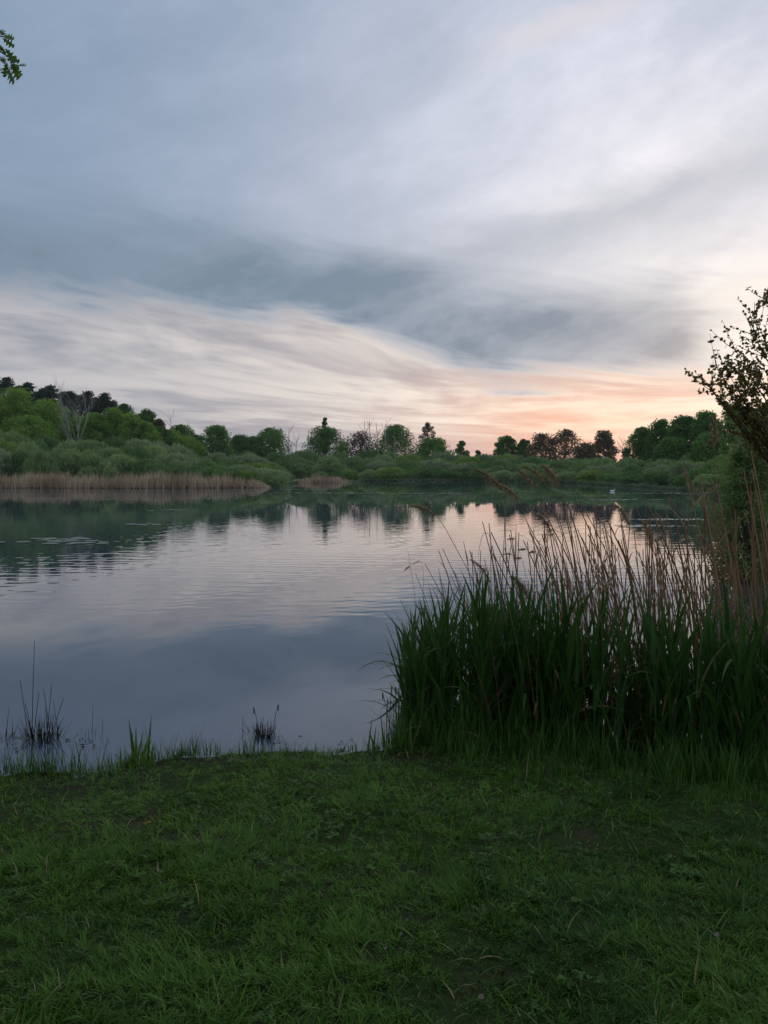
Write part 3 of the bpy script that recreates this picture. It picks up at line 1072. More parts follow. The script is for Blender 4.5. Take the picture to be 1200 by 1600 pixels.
def turf(seed, xr, yr, n_tuft, per, size):
    rng = np.random.default_rng(seed)
    x = rng.uniform(xr[0], xr[1], n_tuft); y = rng.uniform(yr[0], yr[1], n_tuft)
    keep = shore_dist(x, y) > -0.04
    lush = vnoise(x, y, 2.2, 1) * 0.6 + vnoise(x, y, 5.0, 2) * 0.4
    for c, a, b in BARE:
        q = ((x - c[0]) / a) ** 2 + ((y - c[1]) / b) ** 2
        keep &= (q > 1.0) | (rng.random(n_tuft) < 0.25 + 0.25 * q)
    clump = vnoise(x, y, 13.0, 8)
    keep &= rng.random(n_tuft) < (0.45 + 0.7 * lush) * np.clip(clump * 2.0, 0.12, 1.25)
    x, y, lush = x[keep], y[keep], lush[keep]
    m = len(x)
    X_ = np.repeat(x, per); Y_ = np.repeat(y, per); L = np.repeat(lush, per)
    n = m * per
    a = rng.random(n) * 2 * PI
    rr = 0.016 * np.sqrt(rng.random(n)) * (0.6 + np.repeat(rng.random(m), per))
    X_ = X_ + np.cos(a) * rr; Y_ = Y_ + np.sin(a) * rr
    tall = np.repeat(0.5 + 1.1 * rng.random(m) ** 2.5, per)
    lh = size * (0.40 + 1.15 * L ** 1.5) * tall * (0.55 + 0.7 * rng.random(n))
    comb = np.repeat(vnoise(x, y, 3.1, 5) * 9.0, per)                # neighbours lie the same way
    yaw = np.where(rng.random(n) < 0.5, comb + rng.normal(size=n) * 0.6, a)
    lean = 0.22 + 0.70 * rng.random(n) ** 1.2
    bend = 0.3 + 1.1 * rng.random(n)
    patch = vnoise(X_, Y_, 1.1, 3) * 0.6 + vnoise(X_, Y_, 3.7, 4) * 0.4
    tint = np.clip(patch * 0.75 + np.repeat(rng.random(m), per) * 0.55 - 0.24 + rng.normal(size=n) * 0.08, 0, 0.95)
    straw = rng.random(n) < 0.014 + 0.09 * np.clip(0.42 - L, 0, 1)
    tint = np.where(straw, 1.0, tint)
    z = ground_z(X_, Y_) - 0.004
    mb = MB()
    add_blades(mb, np.stack([X_, Y_, z], 1), lh, 0.0028 + 0.0024 * rng.random(n), yaw, lean, bend, 3, tint, taper=2.2, twist=rng.normal(size=n) * 0.4)
    return mb


mb = turf(21, (-1.75, 1.9), (1.75, 3.6), 14500, 12, 0.062)
mb2 = turf(22, (-2.9, 3.3), (3.6, 5.95), 15000, 9, 0.058)
mb3 = turf(23, (-6.5, 6.5), (-0.5, 6.2), 5500, 7, 0.085)
for q in (mb2, mb3):
    mb.v += q.v; mb.t += q.t; mb.f += [f + mb.n for f in q.f]; mb.n += q.n
o = link('grass', mb.mesh('grass', M['grass']))
o['kind'] = 'stuff'
tag(o, 'short trampled grass covering the near bank', 'grass')

# low clover and weed leaves between the blades
rng = np.random.default_rng(33)
mb = MB()
cx_, cy_ = rng.uniform(-2.6, 2.8, 900), rng.uniform(1.8, 5.2, 900)
ok = (vnoise(cx_, cy_, 2.6, 11) > 0.5) & (shore_dist(cx_, cy_) > 0.1)
for x, y in zip(cx_[ok], cy_[ok]):
    z = gz(x, y)
    for q in range(int(rng.integers(4, 9))):
        a = rng.random() * 6.28
        r = 0.035 * rng.random()
        c = np.array([x + r * math.cos(a), y + r * math.sin(a), z + 0.018 + 0.022 * rng.random()])
        tn = rng.random() * 0.9
        a1 = rng.random() * 6.28
        for w_ in range(3):
            b1 = a1 + w_ * 2.094
            u = np.array([math.cos(b1), math.sin(b1), 0.25 * rng.normal()]); v = np.array([-math.sin(b1), math.cos(b1), 0.2 * rng.normal()])
            L = 0.009 + 0.004 * rng.random()
            mb.add([c, c + u * L * 0.6 + v * L * 0.5, c + u * L * 1.1 + v * L * 0.25, c + u * L * 1.1 - v * L * 0.25, c + u * L * 0.6 - v * L * 0.5], [[0, 1, 2, 3, 4]], tn)
o = link('clover', mb.mesh('clover', M['tall']))
o['kind'] = 'stuff'
tag(o, 'low clover leaves in patches through the turf', 'clover')

# broader blades and weeds scattered through the turf
rng = np.random.default_rng(24)
n = 2600
x = rng.uniform(-3, 3.2, n); y = 1.8 + 4.0 * rng.random(n) ** 1.1
keep = shore_dist(x, y) > 0.02
x, y = x[keep], y[keep]; n = len(x)
mb = MB()
add_blades(mb, np.stack([x, y, ground_z(x, y)], 1), 0.06 + 0.09 * rng.random(n), 0.004 + 0.005 * rng.random(n), rng.random(n) * 6.28, 0.3 + 0.8 * rng.random(n), 0.5 + rng.random(n), 4,
           np.clip(rng.random(n) * 1.03, 0, 1), fold=0.35)
o = link('coarse_grass', mb.mesh('coarse_grass', M['tall']))
o['kind'] = 'stuff'
tag(o, 'coarser long blades scattered through the trampled turf', 'grass')

# taller fringe along the waterline and round the reeds
rng = np.random.default_rng(25)
mb = MB()
def fringe(pts, n, spread, hmin, hmax, wd=0.0045):
    pts = np.array(pts, float)
    seg = np.hypot(*np.diff(pts, axis=0).T)
    cs = np.concatenate([[0], np.cumsum(seg)])
    nc = max(1, n // 7)
    u0 = rng.random(nc) * cs[-1]
    u = np.repeat(u0, 7) + rng.normal(size=nc * 7) * 0.02
    m = len(u)
    off = np.repeat(rng.normal(size=nc), 7) * spread
    X_ = np.interp(u, cs, pts[:, 0]) + rng.normal(size=m) * 0.012
    Y_ = np.interp(u, cs, pts[:, 1]) + off + rng.normal(size=m) * 0.012
    z = np.maximum(ground_z(X_, Y_), -0.12)
    hs = np.repeat(rng.random(nc) ** 1.4, 7)
    add_blades(mb, np.stack([X_, Y_, z], 1), (hmin + (hmax - hmin) * hs) * (0.6 + 0.5 * rng.random(m)), wd * (0.7 + 0.7 * rng.random(m)), rng.random(m) * 6.28,
               0.04 + 0.28 * rng.random(m), 0.1 + 0.7 * rng.random(m), 5, np.clip(rng.random(m) * 0.98, 0, 1), fold=0.3)
SH = [(-5.0, 4.68), (-2.6, 4.92), (-2.0, 5.0), (-1.4, 5.18), (-0.7, 5.37), (-0.1, 5.44), (0.3, 5.45)]
fringe(SH, 1700, 0.05, 0.05, 0.19)
fringe(SH[:4], 1300, 0.09, 0.08, 0.31)
fringe([(-1.9, 5.10), (-1.2, 5.30)], 160, 0.04, 0.10, 0.24)
fringe([(0.02, 5.55), (0.6, 5.40), (1.2, 5.15), (2.2, 4.62), (3.3, 4.2)], 3000, 0.16, 0.14, 0.42, 0.006)
fringe([(0.10, 5.75), (0.35, 5.62), (0.75, 5.5)], 700, 0.13, 0.30, 0.62, 0.006)
fringe([(0.3, 5.1), (1.3, 4.75), (2.1, 4.25), (2.9, 3.7)], 1100, 0.22, 0.08, 0.22, 0.005)
o = link('tall_grass', mb.mesh('tall_grass', M['tall']))
o['kind'] = 'stuff'
tag(o, 'longer grass fringing the waterline and the foot of the reeds', 'grass')


# ------------------------------------------------------------------ green reeds
def reed_leaf_mesh(i):
    rng = np.random.default_rng(700 + i)
    mb = MB()
    L = (0.50, 0.58, 0.44, 0.66, 0.54, 0.40, 0.62, 0.48, 0.46, 0.52)[i]
    bend = (0.25, 0.45, 0.9, 0.35, 1.5, 0.6, 0.15, 0.75, 2.3, 1.9)[i]
    add_blades(mb, [(0, 0, 0)], L, 0.031 + 0.010 * rng.random(), 0.0, 0.14 + 0.10 * rng.random(), bend, 6, rng.random() * 0.95 if i < 9 else 1.0, fold=0.35, taper=1.9, twist=rng.normal() * 0.3)
    return mb.mesh('leaf', M['reed_leaf'])


def reed_stem_mesh(i):
    rng = np.random.default_rng(720 + i)
    mb = MB()
    pts = bez((0, 0, -0.25), (rng.normal() * 0.02, rng.normal() * 0.02, 0.5), (rng.normal() * 0.05, rng.normal() * 0.05, 1.0), 5)
    add_tube(mb, pts, np.linspace(0.0065, 0.003, 5), 4, rng.random())
    return mb.mesh('stem', M['reed_stem']), pts


LEAF = [reed_leaf_mesh(i) for i in range(10)]
STEM = [reed_stem_mesh(i) for i in range(5)]


def front_y(x):
    return np.interp(x, [0.0, 0.3, 1.0, 2.2, 3.2, 4.5], [5.72, 5.50, 5.28, 4.72, 4.35, 4.2])


def shoot_spots(n, seed, back=1.35):
    rng = np.random.default_rng(seed)
    out = []
    while len(out) < n:
        x = rng.uniform(0.17, 3.7)
        t = rng.random() ** 1.25
        y = front_y(x) + 0.05 + t * back
        if x > 1.25 and rng.random() < 0.38:
            continue
        if x > 0.51 * y + 0.25:
            continue
        if 0.50 < x - (y - 5.6) * 0.15 < 0.54 + 0.08 and rng.random() < 0.8:
            continue                       # slits that let the water through
        if 1.62 < x < 1.76 and rng.random() < 0.85:
            continue
        out.append((x, y))
    return out


def shoot_height(x, y, rng):
    h = np.interp(x, [0.17, 0.45, 0.8, 1.5, 2.6, 3.6], [0.80, 1.04, 1.10, 1.06, 0.96, 0.92])
    return h * rng.uniform(0.80, 1.10)


def green_label(x, y):
    d = y - front_y(x)
    end = 'at the open-water end' if x < 0.55 else ('before the hooked old reed, middle' if x < 1.3 else ('below the leaning old stalks, middle' if x < 2.1 else 'at the shrub end'))
    row = 'front rank' if d < 0.35 else ('middle rank' if d < 0.8 else 'back rank')
    return 'green reed shoot %s of the clump, %s' % (end, row)


GREEN_GROUP = 'green reed shoots of the clump on the bank'
rng = np.random.default_rng(26)
spots = shoot_spots(262, 261)
for (x, y) in spots:
    z0 = gz(x, y)
    h = shoot_height(x, y, rng) * 0.80
    o = thing('reed_shoot', green_label(x, y), 'reed', (x, y, max(z0, -0.25)), rng.random() * 6.28, GREEN_GROUP)
    o.rotation_euler[0] = rng.normal() * 0.05
    o.rotation_euler[1] = rng.normal() * 0.05
    st, pts = STEM[rng.integers(5)]
    link('stem', st, o, scale=(1, 1, h))
    nl = 6 + int(rng.integers(3))
    a0 = rng.random() * 6.28
    for i in range(nl):
        t = 0.10 + 0.86 * i / (nl - 1)
        k = int(t * 4)
        p = pts[k] + (pts[min(4, k + 1)] - pts[k]) * (t * 4 - k)
        s = (0.75 + 0.35 * rng.random()) * (1.0 if t < 0.9 else 0.8)
        bent = int(rng.integers(8)) if rng.random() > 0.16 else (8 if rng.random() < 0.5 else 9)
        if t > 0.8:
            bent = (0, 3, 6, 1)[int(rng.integers(4))]
        link('leaf', LEAF[bent], o, (p[0], p[1], p[2] * h), (rng.normal() * 0.06, rng.normal() * 0.06, a0 + i * 2.6 + rng.normal() * 0.5), (s * rng.uniform(0.85, 1.2), s * rng.uniform(0.85, 1.2), s))

# the inner mass of the clump, behind the shoots one can pick out
rng = np.random.default_rng(27)
mb = MB()
sp = np.array(shoot_spots(170, 262, 1.4))
n = len(sp)
k = 6
hh = np.array([shoot_height(x, y, rng) for x, y in sp])
zz = np.maximum(ground_z(sp[:, 0], sp[:, 1]), -0.25)
for i in range(k):
    t = rng.random(n) * 0.62
    base = np.stack([sp[:, 0] + rng.normal(size=n) * 0.02, sp[:, 1] + rng.normal(size=n) * 0.02, zz + t * hh * 0.9], 1)
    add_blades(mb, base, hh * rng.uniform(0.38, 0.6, n), 0.018 + 0.012 * rng.random(n), rng.random(n) * 6.28, 0.05 + 0.25 * rng.random(n), 0.1 + 0.7 * rng.random(n), 4, rng.random(n), fold=0.3, taper=1.9)
for i in range(n):
    add_tube(mb, bez((sp[i, 0], sp[i, 1], zz[i] - 0.1), (sp[i, 0], sp[i, 1], zz[i] + 0.4), (sp[i, 0] + rng.normal() * .05, sp[i, 1], zz[i] + hh[i] * 0.8), 3), [0.006, 0.005, 0.003], 3)
o = link('reed_foliage', mb.mesh('reed_foliage', M['reed_leaf']))
o['kind'] = 'stuff'
tag(o, 'crowded inner foliage of the green reed clump', 'reeds')

# single leaves that stand out
def lone_leaf(label, px, py, D, L, yaw, lean, bend, wd=0.026):
    p = at(px, py, D)
    o = thing('reed_shoot', label, 'reed', (p[0], p[1], max(gz(p[0], p[1]), -0.2)), 0)
    hz_ = p[2] - o.location[2]
    mb = MB(); add_tube(mb, [(0, 0, -0.1), (0.01, 0, hz_ * 0.5), (0, 0, hz_)], [0.006, 0.005, 0.004], 4)
    link('stem', mb.mesh('stem', M['reed_stem']), o)
    mb = MB(); add_blades(mb, [(0, 0, hz_)], L, wd, yaw, lean, bend, 9, 0.2, fold=0.3, taper=2.0)
    link('leaf', mb.mesh('leaf', M['reed_leaf']), o)


lone_leaf('green reed with one dark leaf sticking out level over the water', 640, 1042, 5.65, 0.32, PI, 1.35, 0.35, 0.020)
lone_leaf('green reed with two-bent thin leaf arching out at the clump edge', 632, 1002, 5.65, 0.22, PI * 0.95, 0.7, 0.9, 0.012)
lone_leaf('green reed with a long pale leaf arching over the front of the clump', 838, 1030, 5.25, 0.34, PI * 1.05, 0.35, 1.75, 0.026)
lone_leaf('green reed with a shorter arching leaf above the long arching one', 808, 985, 5.4, 0.20, PI * 0.9, 0.9, 0.8, 0.018)


# ------------------------------------------------------------------ dry reeds
def plume_mesh(i):
    """feathery one-sided seed head, hanging from its stem tip"""
    rng = np.random.default_rng(760 + i)
    mb = MB()
    L = 0.26 + 0.06 * rng.random()
    ax = bez((0, 0, 0), (-0.02, 0, L * 0.55), (-0.10 - 0.03 * rng.random(), 0, L * 0.85), 8)
    add_tube(mb, ax, np.linspace(0.003, 0.001, 8), 3, 0.2)
    n = 300
    t = rng.random(n) ** 0.8
    j = t * 7; k = np.minimum(j.astype(int), 6)
    P = ax[k] + (ax[k + 1] - ax[k]) * (j - k)[:, None]
    ln = 0.11 * (1.05 - t * 0.75) * (0.5 + 0.7 * rng.random(n))
    yaw = PI + rng.normal(size=n) * 1.0
    add_blades(mb, P, ln, 0.006 + 0.005 * rng.random(n), yaw, 0.3 + 0.5 * rng.random(n), 1.3 + 0.8 * rng.random(n), 4, rng.random(n), taper=3.0)
    return mb.mesh('plume', M['plume'])


PLUME = [plume_mesh(i) for i in range(5)]


def dry_stem_mesh(i):
    rng = np.random.default_rng(780 + i)
    lean = rng.normal() * 0.05 - (0.06 + 0.20 * (i / 11.0))
    mid = np.array([lean * 0.35, rng.normal() * 0.02, 0.5])
    tip = np.array([lean * 1.15, rng.normal() * 0.05, 1.0 - abs(lean) * 0.15])
    pts = bez((0, 0, -0.1), mid, tip, 8)
    mb = MB()
    add_tube(mb, pts, np.linspace(0.0048, 0.0021, 8), 4, rng.random())
    return mb.mesh('stem', M['dry']), pts


def dry_leaf_mesh(i):
    rng = np.random.default_rng(800 + i)
    mb = MB()
    add_blades(mb, [(0, 0, 0)], 0.24 + 0.16 * rng.random(), 0.010 + 0.005 * rng.random(), 0.0, 0.25 + 0.5 * rng.random(), 0.4 + 1.6 * rng.random(), 6, rng.random(), fold=0.3)
    return mb.mesh('leaf', M['dry'])


DSTEM = [dry_stem_mesh(i) for i in range(12)]
DLEAF = [dry_leaf_mesh(i) for i in range(5)]
rng = np.random.default_rng(28)
DRY_GROUP = 'old dry reed stalks behind the green clump'
cnt = 0
while cnt < 296:
    y = rng.uniform(5.35, 7.7)
    x = 0.62 + (0.50 * y + 0.30 - 0.62) * rng.random() ** 0.85
    if y < front_y(x) + 0.55:
        continue
    if x > 0.42 * y and rng.random() < 0.4:
        continue
    if x < 0.8 and rng.random() < 0.65:
        continue
    f = np.interp(x, [0.6, 1.2, 2.0, 3.0, 4.0], [1.45, 1.68, 1.78, 1.95, 2.15])
    H = f * rng.uniform(0.72, 1.13)
    z0 = max(gz(x, y), -0.3)
    pl = rng.random() < 0.045
    where = 'nearest the open water' if x < 0.22 * y else ('in front of the sunset reflection' if x < 0.36 * y else 'in front of the green shore willows')
    tall = 'tall' if H > f * 0.95 else 'short'
    lab = ('%s dry reed stalk with a feathery plume, %s' if pl else '%s bare dry reed stalk behind the green clump, %s') % (tall, where)
    o = thing('dry_reed', lab, 'reed', (x, y, z0), rng.normal() * 0.5, DRY_GROUP)
    st, pts = DSTEM[rng.integers(12)]
    link('stem', st, o, scale=(H, H, H))
    for i in range(int(rng.integers(0, 3))):
        j = int(rng.integers(3, 7))
        link('leaf', DLEAF[rng.integers(5)], o, tuple(pts[j] * H), (0, 0, rng.random() * 6.28))
    if pl:
        link('plume', PLUME[rng.integers(5)], o, tuple(pts[-1] * H), (0, -0.3, rng.normal() * 0.7), (1, 1, 1))
    cnt += 1

# finer dry litter that fills the back of the stand
mb = MB()
n = 300
y = rng.uniform(5.2, 7.9, n); x = 0.75 + (0.50 * y + 0.3 - 0.75) * rng.random(n) ** 0.9
z = np.maximum(ground_z(x, y), -0.3)
add_blades(mb, np.stack([x, y, z], 1), np.interp(x, [0.6, 2, 4], [1.1, 1.35, 1.7]) * rng.uniform(0.6, 1.1, n), 0.007, PI + rng.normal(size=n) * 0.6, 0.02 + 0.25 * rng.random(n), 0.25 * rng.random(n), 5, rng.random(n), taper=4.0)
o = link('old_reed_thicket', mb.mesh('old_reed_thicket', M['dry']))
o['kind'] = 'stuff'
tag(o, 'thin broken stalks crowding the back of the old reeds', 'reeds')


def special_reed(label, path, D, plume=None, r=0.0035, prot=(0, 0, 0), ps=1.0, base_extra=True, plume_at=-1):
    """a single stalk that passes through photo points (px, py, dD), rooted in the ground or lake bed"""
    P = [at(a, b, D + c) for a, b, c in path]
    x0, y0 = P[0][0], P[0][1]
    z0 = max(gz(x0, y0), -0.3) - 0.05
    pts = [np.array([x0 + 0.02, y0, z0])] + P
    org = np.array([x0, y0, z0])
    # resample smoothly
    Q = np.array(pts) - org
    tt = np.arange(len(Q)); tf = np.linspace(0, len(Q) - 1, 4 * len(Q))
    S = np.stack([np.interp(tf, tt, Q[:, i]) for i in range(3)], 1)
    for _ in range(2):
        S[1:-1] = (S[:-2] + 2 * S[1:-1] + S[2:]) / 4
    o = thing('dry_reed', label, 'reed', tuple(org))
    mb = MB(); add_tube(mb, S, np.linspace(r, r * 0.5, len(S)), 5, 0.3)
    link('stem', mb.mesh('stem', M['dry']), o)
    if plume is not None:
        link('plume', PLUME[plume], o, tuple(S[plume_at]), prot, (ps, ps, ps))
    return o


special_reed('dry reed leaning far over the open water with a round fluffy plume', [(752, 930, 0), (720, 870, 0), (690, 815, 0), (675, 800, 0)], 5.9, 0, 0.0035, (0, -0.9, 0.2), 0.62)
special_reed('tall dry reed with the biggest drooping plume, first of the plumes', [(793, 930, 0), (790, 850, 0), (789, 790, 0), (787, 768, 0)], 6.0, 1, 0.0042, (0, -0.5, 0.0), 1.0)
special_reed('dry stalk standing right behind the biggest plume', [(783, 940, 0), (788, 840, 0), (791, 745, 0)], 6.05, None, 0.0045)
special_reed('dry reed snapped into a hook that hangs down', [(768, 960, 0), (767, 900, 0), (767, 845, 0), (764, 834, 0), (757, 832, 0), (752, 840, 0), (747, 868, 0)], 5.9, None, 0.0030)
special_reed('thin dry stalk with a nodding dark seed tuft nearest the open water', [(650, 940, 0), (642, 890, 0), (637, 858, 0)], 5.7, 2, 0.0018, (0, -1.8, 0.3), 0.22, plume_at=-5)
special_reed('short thin stalk bent at its dark tip beside the nodding one', [(662, 930, 0), (662, 900, 0), (660, 882, 0), (656, 876, 0)], 5.7, 3, 0.0016, (0, -1.7, 0), 0.20)
special_reed('dry reed with a loose airy plume beside the biggest one', [(850, 930, 0), (835, 850, 0), (818, 800, 0), (812, 785, 0)], 6.1, 4, 0.0035, (0, -0.5, 0.4), 0.8)
special_reed('tall dry reed whose pale plume overlaps the far shoreline', [(890, 930, 0), (872, 850, 0), (846, 780, 0), (836, 765, 0)], 6.3, 2, 0.0038, (0, -0.3, 0.1), 0.85)
special_reed('tall dry reed with a wide pale plume reaching above the waterline', [(915, 930, 0), (895, 840, 0), (878, 770, 0), (873, 757, 0)], 6.3, 0, 0.0038, (0, -0.5, 0.6), 0.85)
special_reed('tall dry reed with tangled plume next to the wide pale one', [(905, 930, 0), (880, 840, 0), (858, 772, 0), (852, 752, 0)], 6.5, 3, 0.0038, (0, -0.6, -0.4), 0.8)
special_reed('dry reed with a small rusty plume low over the water', [(1045, 940, 0), (1040, 870, 0), (1034, 826, 0)], 6.6, 1, 0.0030, (0, 0.1, 0), 0.5)
special_reed('tallest dry reed, its reddish plume in front of the dark grove', [(1120, 900, 0), (1117, 780, 0), (1116, 700, 0)], 6.6, 4, 0.0042, (0, 0.3, 0), 0.9)
special_reed('thick dry stalk slanting across the others beside the rusty plume', [(1010, 960, 0), (965, 860, 0), (925, 790, 0)], 6.4, None, 0.0050)
special_reed('long dry stalk slanting the farthest across the sunset glow', [(1110, 930, 0), (1060, 800, 0), (1010, 740, 0)], 6.8, None, 0.0050)
special_reed('dark dry stalk slanting against the others near the picture edge', [(1050, 950, 0), (1110, 860, 0), (1170, 800, 0)], 6.2, None, 0.0050)
for i, (a, b) in enumerate(((800, 866), (806, 842), (822, 858), (815, 872), (836, 862))):
    special_reed(('thin stalk with a small nodding tuft, %s from the hooked reed' % ORD[i]), [(a + 22, 940, 0), (a + 12, b + 40, 0), (a, b, 0)], 5.95 + 0.05 * i, i, 0.0016, (0, -1.2, 0.2 * i), 0.26)


# ------------------------------------------------------------------ small plants at the waterline
def tuft(name, label, cat, px, D, stalks, mat, wd, base_n=0, base_h=0.15, base_r=0.06, base_mat=None, part='leaf', head=0):
    """stalks: (px of tip, py of tip, bend) each its own part"""
    rng = np.random.default_rng(int(px * 3 + D * 100))
    p = at(px, 1180, D)
    z0 = max(gz(p[0], p[1]), -0.12)
    o = thing(name, label, cat, (p[0], p[1], z0))
    for i, (tx, ty) in enumerate(stalks):
        q = at(tx, ty, D) - np.array([p[0], p[1], z0])
        bx = (rng.random() - 0.5) * base_r * 2 + q[0] * 0.55
        by = (rng.random() - 0.5) * base_r * 2
        dx = q[0] - bx
        L = math.hypot(dx, q[2])
        ang = math.atan2(abs(dx), q[2])
        mb = MB()
        if wd < 0.009:
            add_tube(mb, bez((bx, by, -0.05), (bx + dx * 0.4, by, q[2] * 0.5), (q[0], by, q[2]), 5), np.linspace(wd * 0.5, wd * 0.28, 5), 4, rng.random())
            if i < head:
                c = np.array([q[0], by, q[2]])
                add_tube(mb, [c - [0, 0, 0.055], c - [0, 0, 0.05], c - [0, 0, 0.01], c], [0.002, 0.0045, 0.0045, 0.002], 6, 0.1)
        else:
            add_blades(mb, [(bx, by, -0.02)], L * 1.03, wd * rng.uniform(0.8, 1.2), 0.0 if dx >= 0 else PI, ang * 0.7, ang * 0.6, 6, rng.random(), fold=0.35, taper=2.4, twist=PI / 2 + rng.normal() * 0.45)
        link(part, mb.mesh(part, mat), o)
    if base_n:
        mb = MB()
        a = rng.random(base_n) * 6.28
        r = base_r * np.sqrt(rng.random(base_n)) * 1.2
        add_blades(mb, np.stack([np.cos(a) * r, np.sin(a) * r, np.full(base_n, -0.03)], 1), base_h * (0.4 + 0.8 * rng.random(base_n)), 0.006 + 0.006 * rng.random(base_n),
                   a + rng.normal(size=base_n) * 0.8, 0.03 + 0.26 * rng.random(base_n), rng.random(base_n) ** 2 * 1.3, 4, rng.random(base_n))
        b_ = link('dead_leaves', mb.mesh('dead_leaves', base_mat or M['dark_dead']), o)
        b_['kind'] = 'stuff'
    return o


tuft('dead_cattail_clump', 'tallest clump of dark dead cattail stalks rising from the water', 'water plant', 66, 5.75,
     [(48, 1004), (33, 1062), (62, 1080), (85, 1068), (58, 1084), (94, 1095), (76, 1100), (90, 1112), (40, 1115), (66, 1108), (44, 1096), (82, 1122), (53, 1120), (70, 1128)], M['dark_dead'], 0.008, 230, 0.30, 0.085, None, 'stalk', 0)
tuft('dead_cattail_clump', 'low clump of dark stalks cut by the picture edge', 'water plant', 10, 5.75, [(11, 1108), (4, 1150), (18, 1145), (24, 1160)], M['dark_dead'], 0.006, 60, 0.24, 0.05, None, 'stalk')
tuft('dead_cattail_clump', 'sparse dark twiggy stalks standing alone in the water past the tallest clump', 'water plant', 146, 5.85, [(142, 1102), (158, 1126), (136, 1140), (150, 1150)], M['dark_dead'], 0.005, 34, 0.20, 0.05, None, 'stalk')
tuft('iris_clump', 'bright green clump of broad upright iris leaves at the water edge', 'water plant', 212, 5.28,
     [(200, 1122), (237, 1114), (216, 1128), (226, 1135), (206, 1142), (238, 1140), (190, 1160), (218, 1146), (243, 1152), (230, 1150)], M['tall'], 0.026)
tuft('sedge_tuft', 'loose tuft of thin green sedge leaves between the iris and the brown tussock', 'water plant', 312, 5.38,
     [(280, 1150), (292, 1156), (300, 1150), (306, 1160), (318, 1150), (326, 1155), (334, 1158), (342, 1162), (312, 1146), (288, 1166), (348, 1166)], M['tall'], 0.0095)
tuft('sedge_tuft', 'small grassy tuft in front of the tallest dead clump', 'water plant', 120, 5.2, [(100, 1160), (112, 1165), (128, 1158), (140, 1168), (118, 1150), (134, 1175)], M['tall'], 0.0095)
tuft('dead_stalk', 'single thin dark stalk in the water before the brown tussock', 'water plant', 380, 5.8, [(380, 1118)], M['dark_dead'], 0.006, 0, 0.1, 0.01, None, 'stalk')
tuft('brown_tussock', 'small brown dead tussock in the water with two tall stalks', 'water plant', 412, 5.85, [(397, 1104), (435, 1099), (408, 1128), (418, 1126), (426, 1132), (402, 1130), (412, 1120)], M['dark_dead'], 0.0065, 300, 0.25, 0.055, None, 'stalk', 2)
tuft('iris_clump', 'little clump of short iris leaves beside the reed clump', 'water plant', 590, 5.5, [(582, 1118), (594, 1112), (600, 1128), (576, 1136), (588, 1126), (604, 1140), (570, 1150)], M['tall'], 0.018)
tuft('sedge_tuft', 'thin upright stalks with small heads at the edge of the reed clump', 'water plant', 622, 5.6,
     [(598, 1080), (606, 1092), (612, 1074), (618, 1070), (626, 1082), (632, 1068), (604, 1110), (615, 1100), (628, 1100), (640, 1080)], M['tall'], 0.0075, 0, 0.1, 0.06, None, 'stalk', 6)

# dark crumbs of rotten reed floating round the dead clumps
rng = np.random.default_rng(29)
mb = MB()
for px, py, sx_, n in ((110, 1165, 60, 60), (150, 1160, 25, 26), (440, 1168, 25, 20), (25, 1175, 25, 24), (540, 1172, 20, 12)):
    for i in range(n):
        q = at(px + rng.normal() * sx_ * 0.6, py, 5.65 + rng.normal() * 0.12)
        L = 0.006 + 0.022 * rng.random() ** 2
        a = rng.random() * 6.28
        c, s = math.cos(a) * L, math.sin(a) * L
        mb.add([(q[0] - c, q[1] - s, 0.006), (q[0] - s * 0.2, q[1] + c * 0.2, 0.006 + 0.008 * rng.random()), (q[0] + c, q[1] + s, 0.006), (q[0] + s * 0.2, q[1] - c * 0.2, 0.006)], [[0, 1, 2, 3]], rng.random())
o = link('floating_litter', mb.mesh('floating_litter', M['dark_dead']))
o['kind'] = 'stuff'
tag(o, 'dark bits of rotten reed floating by the bank', 'litter')


# ------------------------------------------------------------------ alder at the edge of the picture
def near_leaf_shape(mb, c, u, w, L, W_, t):
    n = np.cross(u, w)
    mb.add([c, c + u * L * 0.35 + w * W_ + n * 0.15 * W_, c + u * L * 0.8 + w * W_ * 0.75, c + u * L, c + u * L * 0.8 - w * W_ * 0.75, c + u * L * 0.35 - w * W_ + n * 0.15 * W_], [[0, 1, 2, 3], [0, 3, 4, 5]], t)


def leafy(mb_t, mb_l, pts, rng, every, L):
    for j in range(1, len(pts)):
        for q in range(every):
            f = rng.random()
            c = pts[j - 1] + (pts[j] - pts[j - 1]) * f
            u = unit(1, rng)[0] + np.array([0, 0, 0.15]); u /= np.linalg.norm(u)
            w_ = np.cross(u, unit(1, rng)[0]); w_ /= np.linalg.norm(w_)
            near_leaf_shape(mb_l, c, u, w_, L * rng.uniform(0.6, 1.15), L * rng.uniform(0.28, 0.40), rng.random())


